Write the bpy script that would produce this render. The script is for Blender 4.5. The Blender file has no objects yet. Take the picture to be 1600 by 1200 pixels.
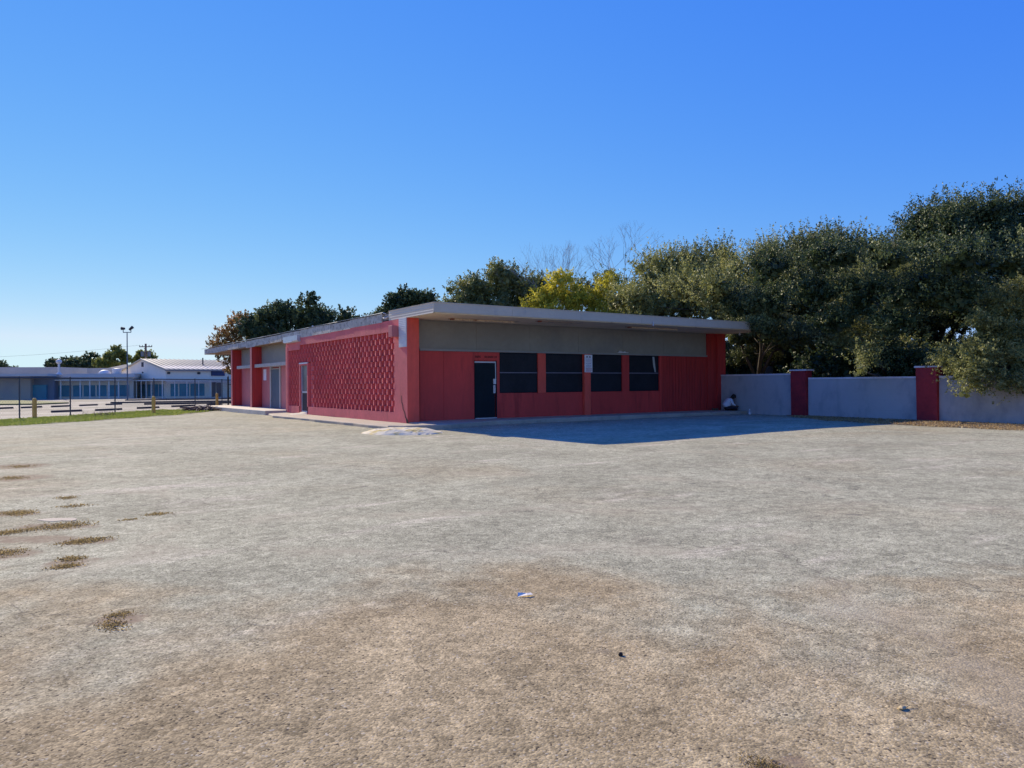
import bpy, bmesh, math, random
import numpy as np
from mathutils import Vector, Matrix
random.seed(7)
C = bpy.context.scene.collection
scn = bpy.context.scene
# The world is laid out on the building's own axes: x runs along the shaded front, y along the block-screen side, z up (metres).
# ---------------------------------------------------------------- camera
cam_d = bpy.data.cameras.new('camera'); cam = bpy.data.objects.new('camera', cam_d); C.objects.link(cam)
CAM = Vector((-11.23, -22.85, 1.40))
FW = Vector((0.5631, 0.8264, 0)); RT = Vector((0.8264, -0.5631, 0)); UPV = Vector((0, 0, 1))
TH = math.atan(0.0069)
rc = RT*math.cos(TH) - UPV*math.sin(TH); uc = RT*math.sin(TH) + UPV*math.cos(TH)
m = Matrix.Identity(4)
for i in range(3):
    m[i][0] = rc[i]; m[i][1] = uc[i]; m[i][2] = -FW[i]; m[i][3] = CAM[i]
cam.matrix_world = m
cam_d.sensor_width = 36; cam_d.lens = 36*1150/1600; cam_d.clip_start = 0.05; cam_d.clip_end = 2000
scn.camera = cam
# ---------------------------------------------------------------- sky, sun, exposure
SUN_EL = math.radians(27.8); SUN_AZ = math.radians(-2.3)     # azimuth from +y towards +x
w = bpy.data.worlds.new("World"); scn.world = w; w.use_nodes = True
nt = w.node_tree; nt.nodes.clear()
sky = nt.nodes.new('ShaderNodeTexSky'); sky.sky_type = 'NISHITA'; sky.sun_disc = False
sky.sun_elevation = SUN_EL; sky.sun_rotation = SUN_AZ
sky.altitude = 50; sky.air_density = 1.0; sky.dust_density = 0.0; sky.ozone_density = 3.0
bg = nt.nodes.new('ShaderNodeBackground'); bg.inputs[1].default_value = 0.10
out = nt.nodes.new('ShaderNodeOutputWorld')
sep = nt.nodes.new('ShaderNodeSeparateColor'); cmb = nt.nodes.new('ShaderNodeCombineColor'); nt.links.new(sky.outputs[0], sep.inputs[0])
# phone-camera rendering of a clear sky: each channel gets its own gentle tone curve
for i, (gain, power) in enumerate(((.41, 1.30), (.50, .80), (.92, .10))):
    pw = nt.nodes.new('ShaderNodeMath'); pw.operation = 'POWER'; pw.inputs[1].default_value = power
    sc_ = nt.nodes.new('ShaderNodeMath'); sc_.operation = 'MULTIPLY'; sc_.inputs[1].default_value = .1803
    gn = nt.nodes.new('ShaderNodeMath'); gn.operation = 'MULTIPLY'; gn.inputs[1].default_value = gain*5.55
    mn = nt.nodes.new('ShaderNodeMath'); mn.operation = 'MINIMUM'; mn.inputs[1].default_value = (3.7, 4.9, 5.6)[i]
    nt.links.new(sep.outputs[i], sc_.inputs[0]); nt.links.new(sc_.outputs[0], pw.inputs[0]); nt.links.new(pw.outputs[0], gn.inputs[0]); nt.links.new(gn.outputs[0], mn.inputs[0]); nt.links.new(mn.outputs[0], cmb.inputs[i])
nt.links.new(cmb.outputs[0], bg.inputs[0]); nt.links.new(bg.outputs[0], out.inputs[0])
sd = bpy.data.lights.new('sun', 'SUN'); sun = bpy.data.objects.new('sun', sd); C.objects.link(sun)
sd.energy = 3.7; sd.angle = math.radians(0.53); sd.color = (1.0, 0.87, 0.64)
sv = Vector((math.sin(SUN_AZ)*math.cos(SUN_EL), math.cos(SUN_AZ)*math.cos(SUN_EL), math.sin(SUN_EL)))
sun.rotation_euler = sv.to_track_quat('Z', 'Y').to_euler(); sun.location = (0, 0, 30)
scn.view_settings.view_transform = 'Standard'; scn.view_settings.look = 'None'
scn.view_settings.gamma = 1.0; scn.view_settings.exposure = 0.85
scn.render.engine = 'CYCLES'

# ---------------------------------------------------------------- materials
class NB:
    def __init__(s, name):
        s.m = bpy.data.materials.new(name); s.m.use_nodes = True
        s.t = s.m.node_tree; s.b = s.t.nodes['Principled BSDF']
        s.geo = s.n('ShaderNodeNewGeometry')
    def n(s, k, **kw):
        o = s.t.nodes.new(k)
        for a, b in kw.items(): setattr(o, a, b)
        return o
    def l(s, a, b): s.t.links.new(a, b)
    def pos(s, sc=(1, 1, 1)):
        mp = s.n('ShaderNodeMapping'); mp.inputs['Scale'].default_value = sc
        s.l(s.geo.outputs['Position'], mp.inputs[0]); return mp.outputs[0]
    def noise(s, scale, detail=3, rough=.55, sc=(1, 1, 1), dist=0):
        x = s.n('ShaderNodeTexNoise'); x.inputs['Scale'].default_value = scale
        x.inputs['Detail'].default_value = detail; x.inputs['Roughness'].default_value = rough
        x.inputs['Distortion'].default_value = dist
        s.l(s.pos(sc), x.inputs['Vector']); return x.outputs['Fac']
    def rng(s, v, a, b, c=0., d=1.):
        x = s.n('ShaderNodeMapRange'); s.l(v, x.inputs[0])
        for i, q in enumerate((a, b, c, d)): x.inputs[i+1].default_value = q
        return x.outputs[0]
    def mix(s, f, a, b):
        x = s.n('ShaderNodeMix', data_type='RGBA')
        if isinstance(f, (int, float)): x.inputs[0].default_value = f
        else: s.l(f, x.inputs[0])
        for i, q in ((6, a), (7, b)):
            if isinstance(q, tuple): x.inputs[i].default_value = (*q, 1)
            else: s.l(q, x.inputs[i])
        return x.outputs[2]
    def mul(s, col, v):
        x = s.n('ShaderNodeVectorMath', operation='SCALE'); s.l(col, x.inputs[0]); s.l(v, x.inputs['Scale']); return x.outputs[0]
    def math(s, op, a, b):
        x = s.n('ShaderNodeMath', operation=op)
        for i, q in enumerate((a, b)):
            if isinstance(q, (int, float)): x.inputs[i].default_value = q
            else: s.l(q, x.inputs[i])
        return x.outputs[0]
    def bump(s, h, strength, dist):
        x = s.n('ShaderNodeBump'); x.inputs['Strength'].default_value = strength; x.inputs['Distance'].default_value = dist
        s.l(h, x.inputs['Height']); s.l(x.outputs[0], s.b.inputs['Normal'])
    def done(s, col, rough=.7, spec=.4, metal=0.):
        if isinstance(col, tuple): s.b.inputs['Base Color'].default_value = (*col, 1)
        else: s.l(col, s.b.inputs['Base Color'])
        if isinstance(rough, float): s.b.inputs['Roughness'].default_value = rough
        else: s.l(rough, s.b.inputs['Roughness'])
        s.b.inputs['Specular IOR Level'].default_value = spec; s.b.inputs['Metallic'].default_value = metal
        return s.m

def paint(name, col, rough=.7, var=.15, scale=1.5, sc=(1, 1, 1), dirt=None, bump=0., bscale=40, spec=.35, metal=0., wave=None):
    b = NB(name)
    v = b.rng(b.noise(scale, 5, .6, sc), .3, .7, 1-var, 1+var)
    f = b.rng(b.noise(scale*9, 3, .6, sc), .3, .7, 1-var*.5, 1+var*.5)
    c = b.mix(0., col, col); c = b.mul(c, b.math('MULTIPLY', v, f))
    if dirt:
        dcol, lo, hi, dsc, dvec = dirt
        c = b.mix(b.rng(b.noise(dsc, 6, .65, dvec), lo, hi), c, dcol)
    if wave:
        x = b.n('ShaderNodeTexWave', bands_direction=wave[0]); x.inputs['Scale'].default_value = wave[1]
        x.inputs['Distortion'].default_value = 0; b.l(b.pos(), x.inputs[0]); b.bump(x.outputs['Fac'], wave[2], wave[3])
    elif bump: b.bump(b.noise(bscale, 4, .6), bump, .02)
    return b.done(c, rough, spec, metal)

M = {}
RED = (.64, .055, .046)
M['block_red'] = paint('painted_block', (.74, .155, .15), .75, .12, 1.2, dirt=((.54, .12, .10), .56, .74, 2.0, (1.5, 1.5, .4)), bump=.35, bscale=45)
M['red'] = paint('red_paint', RED, .55, .12, .7, (1, 1, .35), dirt=((.42, .032, .03), .54, .72, 1.6, (1.6, 1.6, .25)))
M['red_bright'] = paint('bright_red_paint', (.80, .10, .065), .55, .12, 1.1, (1, 1, .4), dirt=((.14, .012, .02), .60, .80, 2.0, (1, 1, .25)))
M['red_wood'] = paint('red_stained_boards', (.50, .040, .035), .6, .18, 2.2, (6, 6, .25), dirt=((.22, .02, .025), .52, .8, 2.5, (7, 7, .3)))
M['pinkred'] = paint('sunlit_red_boards', (.60, .18, .17), .65, .10, 1.0, (1, 1, .4))  # sunlight on west-facing boards is put into this paler red
M['greypanel'] = paint('grey_panel_paint', (.31, .275, .225), .7, .10, .6, dirt=((.20, .19, .19), .52, .85, .5, (1, 1, 1)))
M['trimgrey'] = paint('grey_trim', (.32, .29, .26), .6, .1, 1.)
M['beam'] = paint('offwhite_beam', (.50, .44, .38), .7, .08, 2., dirt=((.28, .24, .19), .6, .8, 3., (1, 1, 1)))
M['soffit'] = paint('cream_soffit', (.82, .66, .44), .8, .10, .8, dirt=((.22, .12, .07), .60, .80, 1.3, (1, 1, 1)))
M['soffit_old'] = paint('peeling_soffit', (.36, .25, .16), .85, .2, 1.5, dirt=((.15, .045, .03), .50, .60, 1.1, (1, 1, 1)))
M['fascia'] = paint('offwhite_metal_fascia', (.62, .53, .42), .5, .05, 1.2, dirt=((.33, .31, .29), .62, .85, 2.5, (1, 1, 1)), wave=('Z', 3.6, .55, .012))
M['fascia_front'] = paint('offwhite_metal_fascia_front', (.60, .50, .37), .55, .06, .7, dirt=((.36, .33, .30), .60, .85, 1.5, (1, 1, .5)), wave=('Z', 3.6, .18, .01))
M['fascia_old'] = paint('weathered_fascia', (.52, .47, .40), .85, .22, 1.8, (1, 1, 2), dirt=((.20, .18, .14), .50, .68, 5.0, (1, 1, 1)), bump=.6, bscale=18)
M['corr'] = paint('corrugated_panel', (.60, .58, .58), .45, .06, 2., wave=('Z', 5.0, .5, .01), dirt=((.40, .38, .36), .6, .8, 4., (1, 1, 1)))
M['black'] = paint('flat_black', (.012, .012, .012), .8, .3, 5.)
M['roofmem'] = paint('roof_gravel', (.32, .30, .27), .9, .15, 2.)
M['glass'] = paint('dark_boarded_glass', (.022, .022, .028), .5, .25, 1.2, spec=.15)
M['doorblack'] = paint('dark_door', (.008, .014, .020), .55, .2, 1.2, spec=.15)
M['doorblue'] = paint('blue_grey_door', (.045, .075, .125), .5, .1, 1.)
M['doorgrey'] = paint('glass_door_grey', (.10, .11, .12), .3, .35, 2.)
M['steel'] = paint('brushed_steel', (.50, .52, .56), .4, .08, 3., metal=.3)
M['whitepaint'] = paint('white_paint', (.72, .70, .68), .5, .06, 3.)
M['lamp_tube'] = paint('aged_light_cover', (.80, .60, .38), .5, .12, 2., dirt=((.30, .10, .04), .55, .7, 3., (1, 1, 1)))
M['rust'] = paint('rusty_recess', (.26, .08, .035), .8, .3, 4.)
M['concrete'] = paint('concrete', (.42, .35, .27), .85, .13, .9, dirt=((.24, .21, .17), .55, .75, 2.2, (1, 1, 1)), bump=.3, bscale=50)
M['concrete_pale'] = paint('pale_concrete', (.60, .53, .42), .85, .1, 1.2, bump=.3, bscale=50)
M['mound'] = paint('whitewashed_rubble', (.76, .66, .44), .9, .14, 5., dirt=((.62, .46, .16), .50, .60, 2.4, (1, 1, 1)), bump=.35, bscale=14)
M['wallwhite'] = paint('pale_grey_wall_paint', (.46, .45, .43), .8, .05, .6, dirt=((.28, .28, .29), .50, .72, 1.1, (1, 1, .55)), bump=.12, bscale=30)
M['capwhite'] = paint('white_cap', (.72, .66, .64), .7, .08, 2., dirt=((.35, .32, .30), .6, .75, 5, (1, 1, 1)))
M['pillar'] = paint('dark_red_pillar_paint', (.38, .030, .035), .65, .18, 1.3, dirt=((.10, .012, .03), .5, .8, .9, (1, 1, 1)))
M['bollard'] = paint('yellow_bollard_paint', (.80, .46, .10), .7, .15, 3., dirt=((.35, .25, .12), .6, .75, 6, (1, 1, 1)))
M['galv'] = paint('galvanised_post', (.09, .10, .11), .55, .1, 3., metal=.4)
M['darkpost'] = paint('dark_gate_post', (.04, .04, .045), .6, .1, 3.)
M['stop'] = paint('dark_wheel_stop', (.075, .065, .06), .9, .2, 2.)
M['bark'] = paint('bark', (.10, .08, .06), .95, .3, 3., (1, 1, .3), bump=.6, bscale=14)
M['twig'] = paint('bare_twigs', (.36, .34, .33), .9, .2, 3.)
M['deadwood'] = paint('dead_branches', (.20, .13, .095), .9, .4, 6.)
M['signface'] = paint('sign_face', (.86, .82, .86), .5, .04, 6.)
M['ink'] = paint('sign_ink', (.05, .03, .05), .6, .1, 3.)
M['inkgrey'] = paint('sign_ink_grey', (.36, .30, .42), .6, .1, 3.)
M['inkred'] = paint('sign_ink_red', (.45, .10, .12), .6, .1, 3.)
M['skin'] = paint('skin', (.16, .075, .045), .5, .08, 5.)
M['cloth_white'] = paint('white_cloth', (.70, .70, .74), .85, .06, 6., bump=.3, bscale=20)
M['cloth_dark'] = paint('dark_cloth', (.02, .02, .03), .85, .2, 6.)
M['hair'] = paint('dark_hair', (.010, .009, .009), .6, .2, 20.)
M['plastic'] = paint('cloudy_plastic', (.45, .48, .52), .2, .05, 5.)
M['paper'] = paint('paper_scrap', (.80, .74, .62), .8, .05, 9.)
M['dryleaf'] = paint('dry_leaf', (.55, .42, .22), .8, .2, 20.)
M['darkpeb'] = paint('dark_nut', (.035, .02, .012), .7, .2, 20.)
M['far_white'] = paint('far_stucco', (.84, .74, .60), .8, .05, .3)
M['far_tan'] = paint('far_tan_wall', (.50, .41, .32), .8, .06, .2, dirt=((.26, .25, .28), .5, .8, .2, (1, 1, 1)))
M['far_grey'] = paint('far_blue_grey', (.48, .47, .44), .7, .08, .3)
M['far_fascia'] = paint('far_fascia', (.60, .56, .50), .7, .05, .3)
M['far_dark'] = paint('far_dark', (.05, .045, .05), .8, .1, .5)
M['far_roof'] = paint('far_metal_roof', (.46, .41, .31), .5, .05, .3)
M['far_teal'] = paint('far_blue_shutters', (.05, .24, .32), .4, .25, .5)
M['far_blue'] = paint('far_bright_blue_shutters', (.03, .30, .52), .4, .2, .5)
M['far_col'] = paint('far_white_columns', (.85, .80, .70), .6, .05, .5)
M['pole_grey'] = paint('grey_pole', (.12, .15, .18), .6, .1, 2.)
M['pole_wood'] = paint('wooden_pole', (.16, .12, .10), .9, .2, 2.)
M['earth'] = paint('dark_earth', (.10, .08, .055), .95, .3, 1.)
M['dome'] = paint('white_rooftop_unit', (.75, .70, .62), .6, .05, .5)

def asphalt():
    b = NB('worn_asphalt')
    big = b.noise(.11, 5, .6, (1, 1, 1), .6)
    mid = b.noise(.55, 6, .65, (1, 1, 1), .4)
    p = b.pos(); sep = b.n('ShaderNodeSeparateXYZ'); b.l(p, sep.inputs[0])
    # dusty tan ground where soil has washed over the lot (own place: the lot's south-west end)
    along = b.math('ADD', b.math('MULTIPLY', sep.outputs[0], .563), b.math('MULTIPLY', sep.outputs[1], .826))
    acr = b.math('ADD', b.math('MULTIPLY', sep.outputs[0], .826), b.math('MULTIPLY', sep.outputs[1], -.563))
    d = b.math('SUBTRACT', along, -25.2)     # metres north-east of the lot's dusty end
    wob = b.math('ADD', b.math('MULTIPLY', b.noise(.35, 4, .6), 7.0), -3.5)
    wob2 = b.math('ADD', b.math('MULTIPLY', b.noise(1.6, 4, .6), 2.4), -1.2)
    dd = b.math('ADD', d, b.math('ADD', wob, wob2))
    tan = b.rng(dd, 4.0, 5.6, 1., 0.)
    far = b.rng(b.noise(.22, 4, .6, (1, 1, 1), .5), .52, .70, 0., .40)
    tan = b.math('MAXIMUM', tan, far)
    grey = b.mix(b.rng(mid, .35, .65), (.325, .305, .200), (.440, .415, .275))
    grey = b.mix(b.rng(big, .54, .74), grey, (.47, .43, .30))
    grey = b.mix(b.rng(b.noise(.8, 4, .6, (.35, 1.6, 1)), .58, .70), grey, (.54, .48, .34))
    tcol = b.mix(b.rng(b.noise(.9, 5, .65), .35, .68), (.310, .240, .132), (.450, .355, .200))
    c = b.mix(tan, grey, tcol)
    # dark worn blotches
    c = b.mix(b.rng(b.noise(1.3, 6, .7, (1, 1, 1), .3), .60, .72, 0., .4), c, (.17, .14, .10))
    c = b.mix(b.rng(b.noise(2.6, 2, .5), .73, .77, 0., .5), c, (.13, .11, .09))
    # aggregate, several sizes so that it reads at every distance
    vo = b.n('ShaderNodeTexVoronoi'); vo.inputs['Scale'].default_value = 95; b.l(b.pos(), vo.inputs['Vector'])
    cs = b.n('ShaderNodeSeparateColor'); b.l(vo.outputs['Color'], cs.inputs[0])
    g0 = b.rng(cs.outputs[0], 0, 1, .62, 1.38)
    vo2 = b.n('ShaderNodeTexVoronoi'); vo2.inputs['Scale'].default_value = 34; b.l(b.pos(), vo2.inputs['Vector'])
    cs2 = b.n('ShaderNodeSeparateColor'); b.l(vo2.outputs['Color'], cs2.inputs[0])
    g1 = b.rng(cs2.outputs[0], 0, 1, .85, 1.15)
    vo3 = b.n('ShaderNodeTexVoronoi'); vo3.inputs['Scale'].default_value = 11; b.l(b.pos(), vo3.inputs['Vector'])
    cs3 = b.n('ShaderNodeSeparateColor'); b.l(vo3.outputs['Color'], cs3.inputs[0])
    g2 = b.rng(cs3.outputs[0], 0, 1, .84, 1.16)
    g3 = b.rng(b.noise(3.2, 4, .7), .3, .7, .86, 1.14)
    c = b.mul(c, b.math('MULTIPLY', b.math('MULTIPLY', g0, g1), b.math('MULTIPLY', g2, g3)))
    # bright pebbles
    peb = b.rng(cs.outputs[1], .965, .975, 0., .6); c = b.mix(peb, c, (.55, .48, .35))
    dk = b.rng(cs.outputs[2], .965, .975, 0., .8); c = b.mix(dk, c, (.045, .035, .03))
    # brown soil washed into the broken places under the weeds
    wz = b.n('ShaderNodeTexNoise'); wz.inputs['Scale'].default_value = 5.; wz.inputs['Detail'].default_value = 5; b.l(b.pos(), wz.inputs['Vector'])
    wp = b.n('ShaderNodeVectorMath', operation='MULTIPLY_ADD'); b.l(wz.outputs['Color'], wp.inputs[0]); wp.inputs[1].default_value = (.30, .30, 0); b.l(b.pos(), wp.inputs[2])
    soil = None
    for (px_, py_), rx_, ry_ in (((-10.86, -13.95), .42, .20), ((-11.10, -14.55), .55, .18), ((-10.68, -15.0), .28, .15), ((-11.3, -15.2), .32, .2), ((-10.85, -15.95), .20, .18), ((-11.2, -12.8), .32, .16), ((-11.21, -8.81), .55, .5), ((-10.70, -17.8), .16, .14), ((-8.93, -21.17), .16, .10), ((-11.1, -6.6), .5, .5)):
        mp = b.n('ShaderNodeMapping', vector_type='TEXTURE'); mp.inputs['Location'].default_value = (px_+.15, py_+.15, 0); mp.inputs['Rotation'].default_value = (0, 0, math.radians(-34.3)); mp.inputs['Scale'].default_value = (rx_, ry_, 50)
        b.l(wp.outputs[0], mp.inputs[0]); ln_ = b.n('ShaderNodeVectorMath', operation='LENGTH'); b.l(mp.outputs[0], ln_.inputs[0])
        q_ = b.rng(ln_.outputs['Value'], .75, 1.15, .8, 0.); soil = q_ if soil is None else b.math('MAXIMUM', soil, q_)
    soil = b.math('MULTIPLY', soil, b.rng(b.noise(14, 4, .6), .3, .55, .45, 1.))
    c = b.mix(soil, c, (.26, .185, .12))
    # cracks
    wn = b.n('ShaderNodeTexNoise'); wn.inputs['Scale'].default_value = 1.6; wn.inputs['Detail'].default_value = 6; b.l(b.pos(), wn.inputs['Vector'])
    ad = b.n('ShaderNodeVectorMath', operation='MULTIPLY_ADD'); b.l(wn.outputs['Color'], ad.inputs[0]); ad.inputs[1].default_value = (.9, .9, .9); b.l(b.pos(), ad.inputs[2])
    vc = b.n('ShaderNodeTexVoronoi', feature='DISTANCE_TO_EDGE'); vc.inputs['Scale'].default_value = .42; b.l(ad.outputs[0], vc.inputs['Vector'])
    ck = b.rng(vc.outputs['Distance'], .0, .006, 1., 0.)
    ck = b.math('MULTIPLY', ck, b.rng(b.noise(.5, 4, .6), .50, .58)); ck = b.math('MULTIPLY', ck, .55)
    c = b.mix(ck, c, (.06, .05, .04))
    vc2 = b.n('ShaderNodeTexVoronoi', feature='DISTANCE_TO_EDGE'); vc2.inputs['Scale'].default_value = .17; b.l(ad.outputs[0], vc2.inputs['Vector'])
    ck2 = b.math('MULTIPLY', b.rng(vc2.outputs['Distance'], .0, .003, 1., 0.), .45); c = b.mix(ck2, c, (.07, .055, .045))
    ed = b.math('MULTIPLY', b.rng(vc2.outputs['Distance'], .0, .05, .35, 0.), b.rng(b.noise(1.1, 3), .45, .6)); c = b.mix(ed, c, (.50, .42, .28))
    h = b.math('ADD', b.math('MULTIPLY', vo.outputs['Distance'], -1.), b.math('MULTIPLY', b.noise(30, 4, .7), 1.2))
    h = b.math('ADD', h, b.math('MULTIPLY', ck, -2.))
    b.bump(h, .5, .004)
    return b.done(c, .95, .08)
M['asphalt'] = asphalt()

def farlot():
    b = NB('pale_far_lot')
    c = b.mix(b.rng(b.noise(.12, 5, .6, (1, 1, 1), .4), .42, .62), (.25, .22, .17), (.41, .36, .28))
    c = b.mix(b.rng(b.noise(.5, 5, .6), .58, .72, 0, .6), c, (.22, .18, .14))
    return b.done(c, .9, .2)
M['farlot'] = farlot()

def wilds():
    b = NB('scrub_ground')
    c = b.mix(b.rng(b.noise(.15, 5, .6), .4, .6), (.12, .13, .05), (.24, .20, .12))
    return b.done(c, .95, .2)
M['scrub'] = wilds()

def leafmat(name, c1, c2, c3, trans=.25, rough=.55, spec=.35):
    b = NB(name)
    at = b.n('ShaderNodeAttribute', attribute_name='tint')
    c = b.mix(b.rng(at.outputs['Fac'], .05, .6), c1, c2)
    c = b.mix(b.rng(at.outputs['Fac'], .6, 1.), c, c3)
    m_ = b.done(c, rough, spec)
    tr = b.n('ShaderNodeBsdfTranslucent'); b.l(c, tr.inputs[0])
    ms = b.n('ShaderNodeMixShader'); ms.inputs[0].default_value = trans
    o = b.t.nodes['Material Output']; b.l(b.b.outputs[0], ms.inputs[1]); b.l(tr.outputs[0], ms.inputs[2]); b.l(ms.outputs[0], o.inputs[0])
    return m_
M['lf_dark'] = leafmat('dark_oak_leaves', (0.032, 0.052, 0.020), (0.100, 0.140, 0.050), (0.26, 0.28, 0.10))
M['lf_oak'] = leafmat('live_oak_leaves', (0.052, 0.070, 0.027), (0.20, 0.225, 0.080), (0.47, 0.45, 0.17))
M['lf_olive'] = leafmat('olive_leaves', (0.11, 0.12, 0.038), (0.36, 0.36, 0.10), (0.60, 0.55, 0.18))
M['lf_mixed'] = leafmat('mixed_green_leaves', (0.119, 0.147, 0.053), (0.224, 0.245, 0.084), (0.476, 0.420, 0.084))
M['lf_yellow'] = leafmat('yellow_autumn_leaves', (0.34, 0.33, 0.035), (0.62, 0.54, 0.055), (0.85, 0.74, 0.075), .4)
M['lf_brown'] = leafmat('rusty_autumn_leaves', (0.143, 0.117, 0.039), (0.338, 0.182, 0.058), (0.520, 0.286, 0.091), .35)
M['lf_lite'] = leafmat('sunlit_green_leaves', (0.138, 0.155, 0.052), (0.276, 0.287, 0.098), (0.460, 0.437, 0.172), .35)  # lighter greens put the sun on the wall boughs into leaf colour
M['lf_yg'] = leafmat('yellow_green_leaves', (0.169, 0.195, 0.046), (0.325, 0.338, 0.078), (0.520, 0.494, 0.117), .4)
M['grass'] = leafmat('lawn_grass', (0.207, 0.276, 0.040), (0.345, 0.402, 0.069), (0.483, 0.483, 0.149), .3)
M['dry'] = leafmat('dry_grass', (0.264, 0.168, 0.072), (0.432, 0.300, 0.144), (0.600, 0.456, 0.240), .3)
M['weed'] = leafmat('weed_tufts', (.20, .155, .06), (.34, .25, .11), (.52, .40, .20), .45)

# ---------------------------------------------------------------- builders
class MB:
    def __init__(s, T=None): s.v = []; s.f = []; s.T = T
    def add(s, vs, fs):
        k = len(s.v)
        for p in vs:
            p = Vector(p); s.v.append(s.T(p) if s.T else p)
        s.f += [tuple(i+k for i in f) for f in fs]; return s
    def box(s, x0, x1, y0, y1, z0, z1, j=0.):
        r = lambda: random.uniform(-j, j) if j else 0
        vs = [(x+r(), y+r(), z+r()) for z in (z0, z1) for x, y in ((x0, y0), (x1, y0), (x1, y1), (x0, y1))]
        return s.add(vs, [(3, 2, 1, 0), (4, 5, 6, 7), (0, 1, 5, 4), (1, 2, 6, 5), (2, 3, 7, 6), (3, 0, 4, 7)])
    def prism(s, poly, a0, a1, axis='z'):
        n = len(poly)
        mk = {'z': lambda p, a: (p[0], p[1], a), 'x': lambda p, a: (a, p[0], p[1]), 'y': lambda p, a: (p[0], a, p[1])}[axis]
        vs = [mk(p, a0) for p in poly] + [mk(p, a1) for p in poly]
        fs = [tuple(range(n))[::-1], tuple(range(n, 2*n))] + [(i, (i+1) % n, (i+1) % n+n, i+n) for i in range(n)]
        return s.add(vs, fs)
    def tube(s, pts, rad, n=8, cap=True):
        pts = [Vector(p) for p in pts]; rad = [rad]*len(pts) if isinstance(rad, (int, float)) else rad
        vs = []; fs = []
        for i, p in enumerate(pts):
            d = (pts[min(i+1, len(pts)-1)]-pts[max(i-1, 0)]).normalized()
            a = d.orthogonal().normalized() if abs(d.z) > .95 else d.cross(Vector((0, 0, 1))).normalized()
            b = d.cross(a)
            for k in range(n):
                t = 2*math.pi*k/n; vs.append(p+(a*math.cos(t)+b*math.sin(t))*rad[i])
        for i in range(len(pts)-1):
            for k in range(n):
                q = (k+1) % n; fs.append((i*n+k, i*n+q, (i+1)*n+q, (i+1)*n+k))
        if cap: fs += [tuple(range(n)), tuple(range((len(pts)-1)*n, len(pts)*n))]
        return s.add(vs, fs)
    def ball(s, c, r, nu=10, nv=7, jit=0., half=False):
        c = Vector(c); r = (r, r, r) if isinstance(r, (int, float)) else r; vs = []; fs = []
        for j in range(nv+1):
            th = math.pi*j/nv*(.5 if half else 1)
            for i in range(nu):
                ph = 2*math.pi*i/nu; q = 1+random.uniform(-jit, jit)
                vs.append(c+Vector((r[0]*math.sin(th)*math.cos(ph)*q, r[1]*math.sin(th)*math.sin(ph)*q, r[2]*math.cos(th)*q)))
        for j in range(nv):
            for i in range(nu):
                k = (i+1) % nu; fs.append((j*nu+i, j*nu+k, (j+1)*nu+k, (j+1)*nu+i))
        return s.add(vs, fs)
    def build(s, name, mat, parent=None, smooth=False, bevel=0.):
        me = bpy.data.meshes.new(name)
        off = parent.matrix_world.translation if parent is not None and parent.get('_o') is None else Vector((0, 0, 0))
        if parent is not None: off = root_loc(parent)
        me.from_pydata([v-off for v in s.v], [], s.f); me.update()
        bm = bmesh.new(); bm.from_mesh(me); bmesh.ops.recalc_face_normals(bm, faces=bm.faces)
        bm.to_mesh(me); bm.free()
        if smooth: me.shade_smooth()
        o = bpy.data.objects.new(name, me); C.objects.link(o); me.materials.append(M[mat] if isinstance(mat, str) else mat)
        if parent is not None: o.parent = parent
        if bevel:
            md = o.modifiers.new('bevel', 'BEVEL'); md.width = bevel; md.segments = 2; md.limit_method = 'ANGLE'
        return o
def root_loc(o):
    v = Vector((0, 0, 0))
    while o is not None: v += o.location; o = o.parent
    return v
def tag(o, label=None, cat=None, group=None, kind=None):
    if label: o['label'] = label
    if cat: o['category'] = cat
    if group: o['group'] = group
    if kind: o['kind'] = kind
    return o
def thing(name, loc, label, cat, group=None):
    o = bpy.data.objects.new(name, None); C.objects.link(o); o.location = loc; o.empty_display_size = .3
    return tag(o, label, cat, group)
def struct(o): o['kind'] = 'structure'; return o
def W(X, Y): # metres right of / ahead of the lot's viewing point, for the far grounds
    p = CAM+RT*X+FW*Y; return (p.x, p.y)
def copy_tree(o, parent=None):
    c = o.copy(); C.objects.link(c); c.parent = parent
    for ch in list(o.children): copy_tree(ch, c)
    return c
def frame(ox, oy, ang):
    ca, sa = math.cos(ang), math.sin(ang)
    return lambda p: Vector((ox+p.x*ca-p.y*sa, oy+p.x*sa+p.y*ca, p.z))

def quads_mesh(name, P, A, B, tint, mat, parent=None):
    """leaf-shaped faces: centre P, half-length A, half-width B (numpy n x 3)"""
    n = len(P); V = np.empty((n, 4, 3), np.float32)
    V[:, 0] = P-A; V[:, 1] = P+B; V[:, 2] = P+A; V[:, 3] = P-B
    off = np.array(root_loc(parent) if parent is not None else (0, 0, 0), np.float32); V -= off
    me = bpy.data.meshes.new(name); me.vertices.add(n*4); me.vertices.foreach_set('co', V.reshape(-1))
    me.loops.add(n*4); me.loops.foreach_set('vertex_index', np.arange(n*4, dtype=np.int32))
    me.polygons.add(n); me.polygons.foreach_set('loop_start', np.arange(0, n*4, 4, dtype=np.int32))
    me.polygons.foreach_set('loop_total', np.full(n, 4, np.int32)); me.update()
    a = me.attributes.new('tint', 'FLOAT', 'FACE'); a.data.foreach_set('value', tint.astype(np.float32))
    me.materials.append(M[mat]); o = bpy.data.objects.new(name, me); C.objects.link(o)
    if parent is not None: o.parent = parent
    return o
def unit(a): return a/np.maximum(np.linalg.norm(a, axis=1, keepdims=True), 1e-6)

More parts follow.
